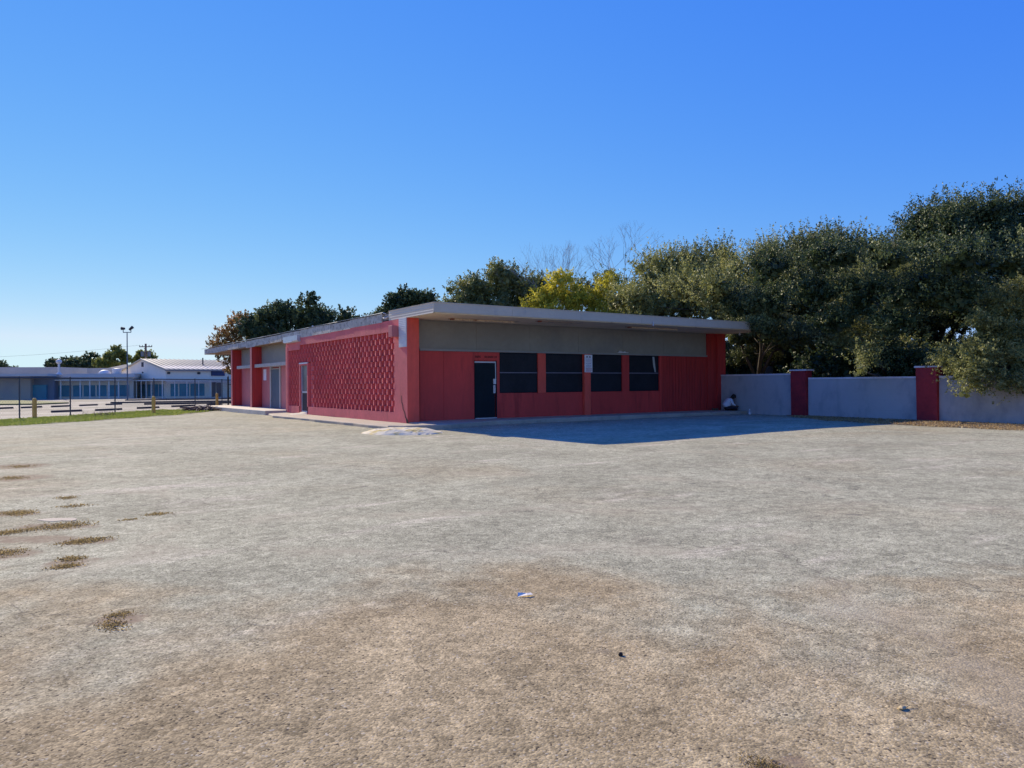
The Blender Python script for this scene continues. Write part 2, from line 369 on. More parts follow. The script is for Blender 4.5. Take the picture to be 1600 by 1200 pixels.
def crown(parent, blobs, n, leaf, mat, seed, twig=.7, per=26, spread=.10, fill=.08, fsize=2.6, up=.5, sag=0., name='crown', split=7):
    rg = np.random.default_rng(seed); B = np.array(blobs, float)
    if split:
        o = []
        for q in B:
            o.append([*q[:3], *(q[3:]*.72)])
            for _ in range(split):
                v = rg.normal(size=3); v /= np.linalg.norm(v); v[2] = abs(v[2])*.9 if rg.random() < .75 else v[2]
                o.append([*(q[:3]+v*q[3:]*rg.uniform(.62, .98)), *(q[3:]*rg.uniform(.22, .44))])
        B = np.array(o)
    lt = rg.uniform(-.36, .30, len(B))
    wt = (B[:, 3]*B[:, 4]+B[:, 4]*B[:, 5]+B[:, 3]*B[:, 5]); wt /= wt.sum()
    nt_ = max(1, n//per); bi = rg.choice(len(B), nt_, p=wt)
    d = unit(rg.normal(size=(nt_, 3))); d[:, 2] = np.where(d[:, 2] < -.35, -d[:, 2]*.8, d[:, 2]); d = unit(d)
    lump = 1+.13*np.sin(d[:, 0]*7+bi*1.7)*np.cos(d[:, 1]*6+bi)+.10*np.sin(d[:, 2]*9+bi*3.1)
    rad = rg.uniform(.62, 1.02, nt_)*lump
    cen = B[bi, :3]+d*B[bi, 3:]*rad[:, None]
    td = unit(d+np.array([0, 0, up])+rg.normal(size=(nt_, 3))*.45)
    L = twig*rg.uniform(.35, 1.25, nt_)
    t = rg.uniform(0, 1, (nt_, per)); ll = (L[:, None]*t)
    P = cen[:, None, :]+td[:, None, :]*ll[:, :, None]+rg.normal(size=(nt_, per, 3))*(spread*(1.25-t))[:, :, None]
    P[:, :, 2] -= sag*ll**2
    P = P.reshape(-1, 3); T = np.repeat(td, per, axis=0)
    a = unit(T*.6+rg.normal(size=P.shape)*.8); b = unit(np.cross(a, rg.normal(size=P.shape)))
    sz = leaf*rg.uniform(.6, 1.3, len(P))
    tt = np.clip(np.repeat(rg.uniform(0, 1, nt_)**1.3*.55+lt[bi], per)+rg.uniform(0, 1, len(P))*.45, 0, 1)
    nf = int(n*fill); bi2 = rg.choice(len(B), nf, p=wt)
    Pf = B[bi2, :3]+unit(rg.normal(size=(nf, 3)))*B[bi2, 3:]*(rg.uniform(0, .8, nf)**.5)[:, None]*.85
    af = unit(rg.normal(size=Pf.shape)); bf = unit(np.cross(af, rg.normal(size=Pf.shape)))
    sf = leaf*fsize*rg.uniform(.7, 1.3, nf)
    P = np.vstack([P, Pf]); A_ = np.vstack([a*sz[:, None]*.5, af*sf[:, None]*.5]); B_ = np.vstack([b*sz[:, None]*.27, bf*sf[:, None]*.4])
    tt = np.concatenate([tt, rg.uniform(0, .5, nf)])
    keep = P[:, 2] > .15
    return quads_mesh(name, P[keep], A_[keep], B_[keep], tt[keep], mat, parent)

def sub_blobs(c, r, n, seed, k=(.30, .48), zmin=-.6):
    rg = random.Random(seed); o = []
    while len(o) < n:
        v = Vector((rg.gauss(0, 1), rg.gauss(0, 1), rg.gauss(0, 1))).normalized()
        if v.z < zmin: continue
        q = rg.uniform(.45, .82); s = rg.uniform(*k)
        o.append((c[0]+v.x*r[0]*q, c[1]+v.y*r[1]*q, c[2]+v.z*r[2]*q, r[0]*s, r[1]*s, r[2]*s*.9))
    return o
def trunk_mb(base, blobs, r0, seed, nl=7, h=.4):
    rg = random.Random(seed); b = MB(); bx = Vector((base[0], base[1], -.05))
    top = Vector((0, 0, 0))
    for q in blobs: top += Vector(q[:3])
    top /= len(blobs); fork = bx.lerp(top, h)+Vector((rg.uniform(-.2, .2), rg.uniform(-.2, .2), 0))
    b.tube([bx, bx.lerp(fork, .08), bx.lerp(fork, .5)+Vector((rg.uniform(-.1, .1), rg.uniform(-.1, .1), 0)), fork], [r0*1.4, r0, r0*.85, r0*.7], 9)
    for q in rg.sample(list(blobs), min(nl, len(blobs))):
        e = Vector(q[:3]); md = fork.lerp(e, .5)+Vector((rg.uniform(-.3, .3), rg.uniform(-.3, .3), rg.uniform(0, .5)))
        b.tube([fork, md, e], [r0*.5, r0*.3, r0*.08], 6)
        for _ in range(3):
            e2 = md.lerp(e, rg.uniform(.1, .8)); tip = e2+Vector((rg.gauss(0, 1), rg.gauss(0, 1), rg.uniform(0, 1.2)))*q[3]*.6
            b.tube([e2, e2.lerp(tip, .5), tip], [r0*.14, r0*.09, r0*.03], 5)
    return b
def tree(label, base, blobs, n, leaf, mat, seed, r0=.25, group=None, name='tree', main=None, **kw):
    t = thing(name, (base[0], base[1], 0), label, 'tree', group)
    trunk_mb(base, blobs[:main] if main else blobs, r0, seed).build('trunk', 'bark', t, smooth=True)
    crown(t, blobs, n, leaf, mat, seed, **kw)
    return t

def blades(name, pts, hgt, wid, mat, seed, parent=None, lean=.5):
    rg = np.random.default_rng(seed); P = np.array(pts, float); n = len(P)
    d = unit(np.concatenate([rg.normal(size=(n, 2))*lean, np.ones((n, 1))], axis=1))
    h = hgt*rg.uniform(.4, 1.3, n); A = d*(h*.5)[:, None]; b = unit(np.cross(d, rg.normal(size=(n, 3))))*wid*rg.uniform(.6, 1.4, n)[:, None]
    return quads_mesh(name, P+A*.95, A, b, rg.uniform(0, 1, n), mat, parent)

# ================================================================ GROUND
def ground_z(x, y):
    z = .012*math.sin(x*.55+y*.3)+.010*math.sin(y*.9-x*.35+1.)+.006*math.sin(x*2.1+1.3)*math.sin(y*1.7)
    g = math.exp(-((y+6.0)/3.2)**2)*(1/(1+math.exp(-(x+4)/1.5)))*(1/(1+math.exp((x-9)/1.5)))
    return z*.8-.030-.035*g
gs = MB(); gs.add([(-900, -300, -.14), (900, -300, -.14), (900, 1500, -.14), (-900, 1500, -.14)], [(0, 1, 2, 3)])
struct(gs.build('ground', 'scrub'))
# worn asphalt lot: a gently uneven sheet, its north edge following the grass verge
def edge_y(x): # verge line
    pts = [(-60, -60), (-30, -14), (-12.9, 7.2), (-11.56, 10.0), (-9.49, 11.9), (-6.89, 14.6), (-4.38, 17.2), (-1.88, 21.5), (-.5, 23.5)]
    for (a, b), (c, d) in zip(pts, pts[1:]):
        if x <= c: return b+(d-b)*(x-a)/(c-a)
    return 23.5
al = MB(); xs = list(np.arange(-60, -16, 4.))+list(np.arange(-16, 16.9, .5)); ny = 110
idx = {}
for i, x in enumerate(xs):
    ytop = edge_y(x) if x < -.5 else 23.5
    for j in range(ny+1):
        y = -60+(ytop+60)*(1-(1-j/ny)**1.6) if ytop > -59 else -60+.1*j/ny
        idx[i, j] = len(al.v); al.v.append(Vector((x, y, ground_z(x, y))))
for i in range(len(xs)-1):
    for j in range(ny): al.f.append((idx[i, j], idx[i+1, j], idx[i+1, j+1], idx[i, j+1]))
lot = struct(al.build('parking_lot', 'asphalt')); lot.data.shade_smooth()
fl = MB(); fl.prism([(-400, 240), (-60, -56), (-12.9, 8.9), (1.3, 26.6), (17, 27.5), (60, 60), (60, 260)], -.12, -.085)
struct(fl.build('far_parking_lot', 'farlot'))
er = MB(); er.prism([(16.75, -60), (120, -60), (120, 120), (30, 120), (16.75, 20)], -.10, -.05)
struct(er.build('earth_bank', 'earth'))
# grass verge along the fence
vb = MB(); vb.prism([(-30, -15), (-12.9, 6.9), (-11.5, 9.8), (-9.4, 11.7), (-6.8, 14.4), (-4.3, 17.0), (-1.8, 21.2), (-.6, 23.0), (-.6, 26.6), (-4.3, 24.6), (-9, 19), (-14, 13.0), (-31, -9)], -.12, -.02)
struct(vb.build('verge_soil', 'scrub'))
random.seed(3); gp = []
FA = Vector((-12.89, 14.70, 0)); FB = Vector((1.69, 32.49, 0)); FD = (FB-FA).normalized()
while len(gp) < 42000:
    x = random.uniform(-17, -.6); lo = edge_y(x)-.15+.25*math.sin(x*3.1)+random.gauss(0, .12)
    hi = 14.7+(x+12.89)*1.22+random.gauss(0, .25)
    if x > -3.5: hi = min(hi, 24.8)
    if hi <= lo: continue
    u = random.random(); y = lo+(hi-lo)*u
    if math.sin(x*1.3+y*.7)*math.sin(y*1.9-x) > .80 and random.random() < .8: continue
    gp.append((x, y, -.03))
tag(blades('verge_grass', gp, .075, .018, 'grass', 5, lean=.6), 'short green grass strip growing along the foot of the fence', 'grass', kind='stuff')
# dry grass by the white wall
dp = []; bp_ = MB(); bp_.prism([(16.9, -2.5), (14.9, -5.4), (14.2, -6.6), (13.3, -8.2), (13.0, -10.2), (12.9, -12.2), (12.7, -14.2), (12.4, -17), (16.9, -17)][::-1], -.10, -.010)
struct(bp_.build('wall_verge_soil', paint('dry_soil', (.20, .15, .10), .95, .3, 2.)))
while len(dp) < 26000:
    y = random.uniform(-17, -4.0); lo = np.interp(-y, [4, 6, 7.2, 9.2, 11, 12.8, 14.3, 17], [15.6, 14.3, 13.6, 13.0, 12.9, 12.7, 12.6, 12.3])+random.gauss(0, .10)+.15*math.sin(y*3)
    x = lo+(16.5-lo)*random.random()
    if x > 14.9 and random.random() < .6: continue
    dp.append((x, y, -.03))
tag(blades('dry_grass', dp, .06, .016, 'dry', 6, lean=.9), 'low tan dry grass bordering the lot in front of the pale wall', 'dry grass', kind='stuff')
# tufts of weeds in the lot's cracks
wl = [((-11.18, -12.77), .30, 'flat brown weed patch just beyond the pale worn spot at the far left', 900),
      ((-11.27, -14.07), .26, 'dark green weed clump at the left edge of the lot, level with the pale spot', 700),
      ((-11.30, -15.15), .28, 'reddish brown weed clump at the left edge, nearer than its green neighbour', 700),
      ((-10.84, -13.95), .38, 'long brown weed streak under the pale worn spot in the lot', 1300),
      ((-10.66, -15.00), .24, 'bushiest weed tuft, right of the long brown streak', 1100),
      ((-10.82, -15.78), .15, 'small weed tuft between the bushy one and the flat oval one', 420),
      ((-10.88, -16.05), .15, 'flat oval weed tuft, lowest of the left-hand cluster', 380),
      ((-10.68, -17.70), .12, 'ragged weed tuft lying alone in the nearer asphalt, upper of two', 360),
      ((-10.74, -17.90), .15, 'ragged weed tuft just nearer than its twin in the near asphalt', 460),
      ((-11.21, -8.81), .42, 'dark flat weed patch far out on the left side of the lot', 500),
      ((-11.11, -6.65), .40, 'faint brown weed patch farthest out on the left side of the lot', 350),
      ((-10.64, -11.81), .20, 'thin green weed wisp in the middle of the left lot', 220),
      ((-10.60, -12.59), .22, 'thin brown weed wisp just nearer than the green wisp', 240),
      ((-9.87, -13.75), .18, 'small olive weed tuft farthest right of the crack weeds', 320),
      ((-10.19, -13.95), .14, 'tiny brown weed tuft left of the small olive one', 180),
      ((-8.93, -21.17), .13, 'brown grassy weed tuft nearest the viewer at the bottom edge', 1500)]
for k, ((x, y), r, lb, n) in enumerate(wl):
    rg = np.random.default_rng(50+k); n = int(n*1.4)
    q = rg.normal(size=(n, 2))*r*.42; ang = rg.uniform(0, 6.28)
    # elongated across the view like the crack they grow in
    el = np.array([RT.x, RT.y])*1.0; pe = np.array([FW.x, FW.y])
    P = np.array([x, y])+q[:, :1]*el*.8+q[:, 1:]*pe*.75+rg.normal()*.25*q[:, :1]*pe
    P = np.concatenate([P, np.full((n, 1), ground_z(x, y)-.004)], axis=1)
    near = math.dist((x, y), (CAM.x, CAM.y))
    o = blades('weed_tuft', P-np.array([x, y, 0]), .020 if near > 6 else .016, .0022+.00045*near if near > 4 else .0018, 'weed', 60+k, lean=1.3)
    o.location = (x, y, 0); tag(o, lb, 'weeds', 'weed tufts in the cracks of the lot')
# white worn spot: a patch of bare concrete in the lot
pm = MB(); rr = [(math.cos(t)*.24*random.uniform(.7, 1.1), math.sin(t)*.11*random.uniform(.7, 1.1)) for t in np.arange(0, 6.28, .42)]
cx, cy = -10.80, -13.52
pm.prism([(cx+a*RT.x+b*FW.x, cy+a*RT.y+b*FW.y) for a, b in rr], -.05, ground_z(cx, cy)+.006)
struct(pm.build('bare_concrete_patch', 'concrete'))

# ================================================================ RED BUILDING
B = thing('red_building', (0, 0, 0), 'low flat-roofed red building with breeze-block side and grey band under its eave', 'building')
# core walls (behind every facing)
c = MB()
c.box(.72, 16.86, .56, .80, -.1, 3.70)         # front wall core
c.box(16.62, 16.86, .80, 24.1, -.1, 3.70)      # east wall
c.box(.86, 16.86, 24.12, 24.35, -.1, 3.70)      # north wall
c.box(.63, .80, 13.41, 24.09, -.1, 3.70)        # recessed west wall core
c.build('core_wall', 'red', B)
# block wall: border slabs round the breeze-block field
ZB, ZT = .43, 3.29; CELL = .40; ROW = .204
k = MB()
k.box(.14, .44, 0.0, 13.40, -.1, 3.70)                         # backing
k.box(0, .14, 0.0, 1.02, -.1, 3.70)
k.box(0, .14, 1.02, 10.30, -.1, ZB); k.box(0, .14, 11.32, 13.02, -.1, ZB)
k.box(0, .14, 1.02, 11.30, ZT, 3.70); k.box(0, .14, 11.30, 13.02, ZT-ROW, 3.70)
k.box(0, .14, 13.02, 13.40, -.1, 3.70)
k.box(0, .14, 10.20, 10.32, -.1, 2.42); k.box(0, .14, 11.30, 11.42, -.1, 2.42); k.box(0, .14, 10.32, 11.30, 2.33, 2.42)
k.box(-.02, .0, 13.12, 13.40, .10, 3.30)
bw = k.build('block_wall', 'block_red', B)
s = MB(); row = 0; z = ZB; rnd = random.Random(4)
while z < ZT-.02:
    offy = CELL/2 if row % 2 else 0
    y = 1.02-offy; z1 = min(z+ROW, ZT)
    while y < 13.02:
        y0 = y; y1 = y+CELL; y += CELL
        if z1 > ZT-ROW+.01 and y0 > 11.2: continue
        if z < 2.42 and y1 > 10.22 and y0 < 11.40: continue
        a = max(y0, 1.02); bnd = min(y1, 13.02)
        if bnd-a < .06: continue
        j = rnd.uniform(-.006, .006)
        if a == y0: poly = [(.14, y0), (0+j, y0), (.050+j, y0+.185), (.115, y0+.25), (.132, y0+CELL)]
        else: poly = [(.14, a), (.115, a), (.132, y0+CELL)]
        poly = [(x, min(yy, bnd)) for x, yy in poly]
        s.prism(poly, z+.004, z1-.004, 'z')
    z = z1; row += 1
    # mortar ledge between courses
    if z < ZT-.02:
        s.box(.095, .14, 1.02, 10.22 if z < 2.42 else (11.3 if z > ZT-ROW-.01 else 13.02), z-.006, z+.006)
s.build('breeze_block_screen', 'block_red', B)
e = MB(); e.box(.004, .43, -.012, 0, .10, 3.70); e.box(.43, .445, -.012, .55, .10, 3.70)
e.box(.445, .72, .50, .57, .1, 3.70)
e.build('wall_end', 'red_bright', B)
# crack in the corner of the block wall
ck = MB(); pts = [(.47, 1.02), (.44, .80), (.36, .70), (.33, .55), (.20, .44), (.16, .30), (.05, .20), (.0, .08)]
for (y0, z0), (y1, z1) in zip(pts, pts[1:]):
    t = .008+.05*(1.02-z1)*(.6+.8*((z1*37)%1)); ck.add([(-.003, y0+t, z0), (-.003, y0-t, z0), (-.003, y1-t, z1), (-.003, y1+t, z1), (.01, y0, z0), (.01, y1, z1)], [(0, 1, 2, 3)])
ck.build('crack', 'black', B)
# --- front facade
YF = .50
f = MB()
for x0, x1 in ((.74, 1.69), (1.70, 2.985)): f.box(x0, x1, YF, YF+.05, .10, 2.60)
f.box(3.975, 4.11, YF, YF+.05, .10, 2.60); f.box(2.985, 3.975, YF, YF+.05, 2.30, 2.60)
f.build('wall_panel', 'red', B)
f = MB(); f.box(4.11, 8.20, YF, YF+.05, .10, 1.05); f.box(8.53, 12.62, YF, YF+.05, .10, 1.05)
f.box(8.53, 10.4, YF-.004, YF, .55, .565); f.box(12.6, 12.72, YF-.02, YF+.05, .10, 2.60)
f.build('apron_wall', 'red', B)
for x0, x1 in ((5.92, 6.30), (10.38, 10.78)):
    p = MB(); p.box(x0, x1, YF-.01, YF+.05, 1.05, 2.60); p.build('window_pier', 'red_bright' if x0 < 7 else 'red', B)
p = MB(); x = 12.72
while x < 15.70:
    p.box(x, min(x+.17, 15.71), YF-.012+random.uniform(-.004, .004), YF+.05, .10, 2.60); x += .182
p.build('board_cladding', 'red_wood', B)
p = MB(); p.box(15.72, 16.30, YF-.06, YF+.06, .10, 3.70); p.box(16.30, 16.86, YF-.16, YF+.06, .10, 3.70)
p.build('corner_pier', 'red_wood', B)
g = MB()
x = .72
for x1 in (3.1, 5.55, 8.0, 10.45, 12.9, 15.71): g.box(x, x1-.008, YF+.01, YF+.055, 2.68, 3.695); x = x1
g.build('transom_panel', 'greypanel', B)
g = MB(); g.box(.72, 15.95, YF-.05, YF+.05, 2.605, 2.68); g.build('transom_ledge', 'trimgrey', B, bevel=.006)
for i, (x0, x1) in enumerate(((4.13, 5.90), (6.32, 8.20), (8.53, 10.36), (10.80, 12.58))):
    wmb = MB(); wmb.box(x0, x1, YF+.028, YF+.05, 1.06, 1.09); wmb.box(x0, x1, YF+.028, YF+.05, 2.56, 2.60)
    wmb.box(x0, x0+.03, YF+.028, YF+.05, 1.09, 2.56); wmb.box(x1-.03, x1, YF+.028, YF+.05, 1.09, 2.56)
    wi = wmb.build('window', 'doorblack', B)
    q = MB(); q.box(x0+.03, x1-.03, YF+.036, YF+.046, 1.09, 1.815); q.box(x0+.03, x1-.03, YF+.034, YF+.046, 1.855, 2.56)
    if i == 0: q.box(x1-.60, x1-.585, YF+.031, YF+.036, 1.09, 1.815)
    q.build('pane', 'glass', wi)
    q = MB(); q.box(x0, x1, YF+.005, YF+.033, 1.815, 1.855); q.build('mullion', paint('aged_mullion', (.17, .15, .19), .5, .1, 3.), wi)
    if i == 3:
        q = MB(); q.add([(12.22, YF+.03, 2.58), (12.33, YF+.03, 2.58), (12.43, YF+.032, 1.88), (12.36, YF+.032, 1.88), (12.24, YF+.015, 2.2)], [(0, 1, 2, 3), (0, 4, 3)])
        q.build('torn_blind', 'far_grey', wi)
pc = MB(); pc.box(8.20, 8.53, YF-.12, YF+.05, .10, 2.604); pc.build('window_post', 'red_bright', B, bevel=.008)
# dark front door
d = MB(); d.box(3.03, 3.90, YF+.0, YF+.04, .15, 2.19); dr = d.build('dark_door', 'doorblack', B)
d = MB(); d.box(3.0, 3.93, YF-.02, YF+.05, 2.20, 2.25); d.box(3.91, 3.945, YF-.01, YF+.05, 1.5, 2.20); d.box(3.02, 3.95, YF-.04, YF+.05, .10, .145)
d.build('frame', 'steel', dr)
d = MB(); d.box(3.82, 3.93, YF-.035, YF, 1.40, 1.60); d.box(3.82, 3.905, YF-.03, YF, 1.06, 1.36); d.tube([(3.86, YF-.035, 1.30), (3.86, YF-.08, 1.30), (3.86, YF-.08, 1.12), (3.86, YF-.035, 1.12)], .012, 6)
d.build('lock_plate', 'whitepaint', dr)
d = MB(); d.box(3.95, 3.975, YF-.02, YF+.05, .10, 2.28); d.box(2.985, 3.015, YF-.01, YF+.05, .10, 2.28); d.build('jamb', 'doorblack', dr)
# worn lettering above the door: two short words, too weathered to read
lt = MB(); x = 3.03; rl = random.Random(12)
for n_, gap in ((4, .14), (8, 0)):
    for i in range(n_):
        h0 = 2.385; w_ = .055; zz = lambda a: h0+a*.075
        lt.box(x, x+.014, YF-.004, YF+.001, zz(0), zz(1))
        if rl.random() < .6: lt.box(x+w_-.016, x+w_-.002, YF-.004, YF+.001, zz(0), zz(1))
        for q_ in rl.sample([0, .42, .82], 2): lt.box(x+.014, x+w_-.016, YF-.004, YF+.001, zz(q_), zz(q_)+.013)
        x += w_+.014
    x += gap
lt.build('lettering', 'black', B)
# --- soffit, roof, fascias
r = MB(); r.box(.02, 16.95, -1.90, .50, 3.70, 3.74); r.build('soffit', 'soffit', B)
r = MB(); r.box(.02, .96, 13.40, 24.35, 3.60, 3.64); r.box(.02, 17.0, 24.35, 31.7, 3.60, 3.64)
r.build('rear_soffit', 'soffit_old', B)
r = MB(); r.box(.05, 16.95, -1.90, 31.65, 3.745, 3.95); r.build('roof', 'roofmem', B)
r = MB(); x = 0
while x < 16.9:
    x1 = min(x+3.05, 17.0); r.box(x+(.006 if x else 0), x1, -1.95, -1.90, 3.73, 4.055); r.box(x, x1, -1.965, -1.94, 4.035, 4.06); x = x1
r.box(16.95, 17.0, -1.90, 24, 3.73, 4.05)
r.build('front_fascia', 'fascia_front', B)
r = MB(); r.box(0, .05, -1.90, 1.45, 3.705, 4.05); r.box(-.015, .0, -1.95, 1.45, 4.03, 4.055)
r.build('side_fascia', 'fascia', B)
# torn gap in the fascia: a black box stands for its dark inside
r = MB(); r.box(.06, .25, 1.45, 2.2, 3.76, 4.02); r.build('torn_gap', 'black', B)
r = MB(); rt = random.Random(9)
for i in range(9):
    y = 1.46+rt.uniform(0, .65); z = rt.uniform(3.74, 4.0)
    r.box(-.02+rt.uniform(0, .03), .07, y, y+rt.uniform(.06, .22), z, z+rt.uniform(.015, .05), .02)
r.build('torn_flashing', 'corr', B)
r = MB(); y = 2.05; rt = random.Random(21)
while y < 31.7:
    L_ = rt.uniform(1.1, 3.2); y1 = min(y+L_, 31.75); zb = 3.66+rt.uniform(-.03, .03); zt = 3.99+rt.uniform(-.02, .02)
    if y > 13: zb = 3.60+rt.uniform(-.02, .05); zt = 3.96
    r.box(-.01+rt.uniform(-.012, .012), .05, y, y1-.012, zb, zt, .006); y = y1
r.box(-.01, 17, 31.70, 31.75, 3.6, 3.96)
r.build('weathered_fascia', 'fascia_old', B)
r = MB(); y = 1.9
while y < 13.3: y1 = y+rt.uniform(1.0, 2.6); r.box(-.03, .05, y, y1-.03, 4.0, 4.022, .006); y = y1
r.box(.0, .05, 2.0, 13.4, 3.985, 4.0)
r.build('roof_edge_flashing', 'black', B)
r = MB(); y = 1.9
while y < 31: y1 = y+rt.uniform(1.4, 3.2); r.box(-.04, .03, y, y1-.02, 4.022, 4.034, .004); y = y1
r.build('roof_drip_edge', 'steel', B)
r = MB(); r.tube([(.8, 11.8, 3.9), (.8, 11.8, 4.28)], .04, 8); r.build('vent_pipe', 'steel', B)
# strip lights in the front soffit
for x0, x1, y in ((1.56, 4.08, -.50), (9.66, 12.33, -.80), (4.75, 6.3, -1.30)):
    l_ = MB(); l_.box(x0, x1, y-.07, y+.07, 3.64 if x0 < 4.5 or x0 > 9 else 3.68, 3.695)
    li = l_.build('strip_light', 'lamp_tube', B, bevel=.01)
    l_ = MB(); l_.box(x0-.12, x1+.05, y+.08, y+.20, 3.685, 3.697); l_.box(x0-.1, x0, y-.06, y+.08, 3.65, 3.697); l_.build('rusty_channel', 'rust', li)
l_ = MB(); l_.ball((16.35, -.9, 3.60), .05); l_.tube([(16.35, -.9, 3.70), (16.35, -.9, 3.64)], .03, 8); l_.build('bulb', 'whitepaint', B)
l_ = MB(); l_.tube([(9.75, -1.99, 3.82), (9.75, -1.99, 3.70)], .022, 6); l_.ball((9.75, -1.99, 3.68), .035, 8, 5); l_.build('conduit_stub', 'steel', B)
l_ = MB(); l_.box(10.05, 10.65, YF-.12, YF-.02, 2.69, 2.715); l_.ball((10.22, YF-.08, 2.73), (.11, .05, .045), 8, 5, .2); l_.ball((10.45, YF-.08, 2.725), (.10, .05, .03), 8, 5, .25); l_.build('pale_ledge_lump', 'capwhite', B)  # small unidentified pale lump lying on the ledge
l_ = MB(); l_.ball((16.62, YF-.20, 1.66), (.075, .05, .09), 8, 6, .15); l_.tube([(16.66, YF-.2, 1.62), (16.70, YF-.2, 1.42)], [.03, .02], 6); l_.tube([(16.56, YF-.18, 1.5), (16.54, YF-.2, 1.36)], .016, 6); l_.build('crumpled_white_object', 'whitepaint', B)  # small unidentified white crumpled object on the corner pier
# --- side fittings
p = MB(); p.box(-.035, .0, .005, .575, 2.70, 3.70); p.build('corrugated_patch', 'corr', B)
p = MB(); p.box(-.27, 0, .62, .92, 3.07, 3.47); p.build('junction_box', 'pinkred', B, bevel=.01)
p = MB(); p.prism([(0, 3.45), (-.10, 3.47), (-.16, 3.52), (-.16, 3.76), (0, 3.76)], 11.2, 13.35, 'y'); ww = p.build('fascia_end_cap', 'steel', B)  # grey boxed end cap of the fascia, no lamp
p = MB(); p.box(-.168, -.02, 12.0, 13.28, 3.475, 3.515); p.build('lit_white_strip', 'whitepaint', ww)  # white colour stands for the lit bottom of the end cap
# narrow glass side door
d = MB(); d.box(.10, .13, 10.34, 11.28, .14, 2.33); sdn = d.build('glass_door', 'doorgrey', B)
d = MB(); d.box(.06, .10, 10.34, 11.28, 1.05, 1.13); d.box(.06, .10, 10.34, 10.40, .14, 2.33); d.box(.06, .10, 11.22, 11.28, .14, 2.33); d.box(.06, .10, 10.40, 11.22, .14, .22); d.build('rail', 'steel', sdn)
d = MB(); d.box(-.02, .05, 10.25, 11.38, 2.40, 2.46); d.build('lintel', 'whitepaint', sdn)
d = MB(); d.box(.088, .099, 10.42, 11.20, .22, 1.05); d.build('kick_panel', 'far_dark', sdn)
# --- recessed west bay
XW = .56
p = MB()
for y0, y1 in ((13.42, 16.05), (17.95, 19.66), (19.99, 21.9), (21.92, 24.08)): p.box(XW, XW+.06, y0, y1-.015, .18, 2.62)
p.box(XW, XW+.06, 16.05, 17.95, 2.5, 2.62)
p.build('bay_panel', 'pinkred', B)
p = MB(); p.box(XW, XW+.06, 13.42, 19.66, 2.64, 3.60); p.box(XW, XW+.06, 19.99, 24.08, 2.64, 3.60); p.build('bay_transom', 'greypanel', B)
p = MB(); p.box(.14, .30, 13.42, 19.60, 2.42, 2.60); p.box(.14, .30, 20.05, 23.55, 2.42, 2.60); p.build('bay_beam', 'beam', B, bevel=.01)
for y0, y1 in ((19.68, 19.98), (24.10, 24.34)):
    p = MB(); p.box(.02, .66, y0, y1, .15, 3.595)
    p.build('bay_fin', 'red_wood', B)
    p = MB(); p.box(-.0, .02, y0-.02, y1+.02, .15, 3.60); p.build('sunlit_fin_edge', 'pinkred', B)  # pink strip carries the sunlight on the fin's outer edge
d = MB(); d.box(XW-.02, XW+.03, 16.25, 17.75, .2, 2.28); db = d.build('blue_door', 'doorblue', B)
d = MB(); d.box(XW-.05, XW+.05, 16.05, 16.25, .2, 2.5); d.box(XW-.05, XW+.05, 17.75, 17.95, .2, 2.5); d.box(XW-.05, XW+.03, 16.25, 17.75, 2.40, 2.5); d.box(XW-.05, XW+.03, 16.25, 17.75, 2.285, 2.33); d.build('frame', 'beam', db)
d = MB(); d.box(XW-.012, XW, 18.75, 19.3, 1.70, 2.32); d.build('notice_board', 'signface', B)
# terrace and sidewalks
p = MB(); p.prism([(-1.05, 13.36), (.95, 13.36), (.95, 26.0), (-1.35, 26.0)], -.12, .185); tr_ = struct(p.build('terrace', 'concrete_pale', bevel=.02))
def rough_strip(name, mat, poly, z0, z1, seed, seg=.7):
    rg = random.Random(seed); o = []
    for i, a in enumerate(poly):
        b_ = poly[(i+1) % len(poly)]; n_ = max(1, int(math.dist(a, b_)/seg))
        for k_ in range(n_):
            t = k_/n_; o.append((a[0]+(b_[0]-a[0])*t+(rg.gauss(0, .025) if k_ else 0), a[1]+(b_[1]-a[1])*t+(rg.gauss(0, .035) if k_ else 0)))
    return struct(MB().prism(o, z0, z1).build(name, mat, bevel=.03))
rough_strip('side_pavement', 'concrete', [(-1.32, -1.3), (-1.40, 6.0), (-1.6, 10.2), (-1.1, 12.6), (-.02, 13.3), (-.004, -.03), (-.02, -1.3)], -.15, .075, 3)
rough_strip('front_pavement', 'concrete', [(-1.36, -1.32), (-1.0, -1.9), (.6, -1.95), (1.8, -1.35), (3.0, -.95), (8, -.95), (16.4, -1.25), (16.4, .54), (.0, .54), (.0, -1.2)], -.15, .112, 5)
p = MB(); p.ball((.12, 10.85, .02), (.42, .62, .16), 14, 8, .03, half=True); p.ball((-.15, 10.9, .0), (.55, .80, .13), 14, 8, .04, half=True)
tag(p.build('door_step', 'concrete_pale', smooth=True), 'rounded white concrete step in front of the narrow glass side door', 'step')
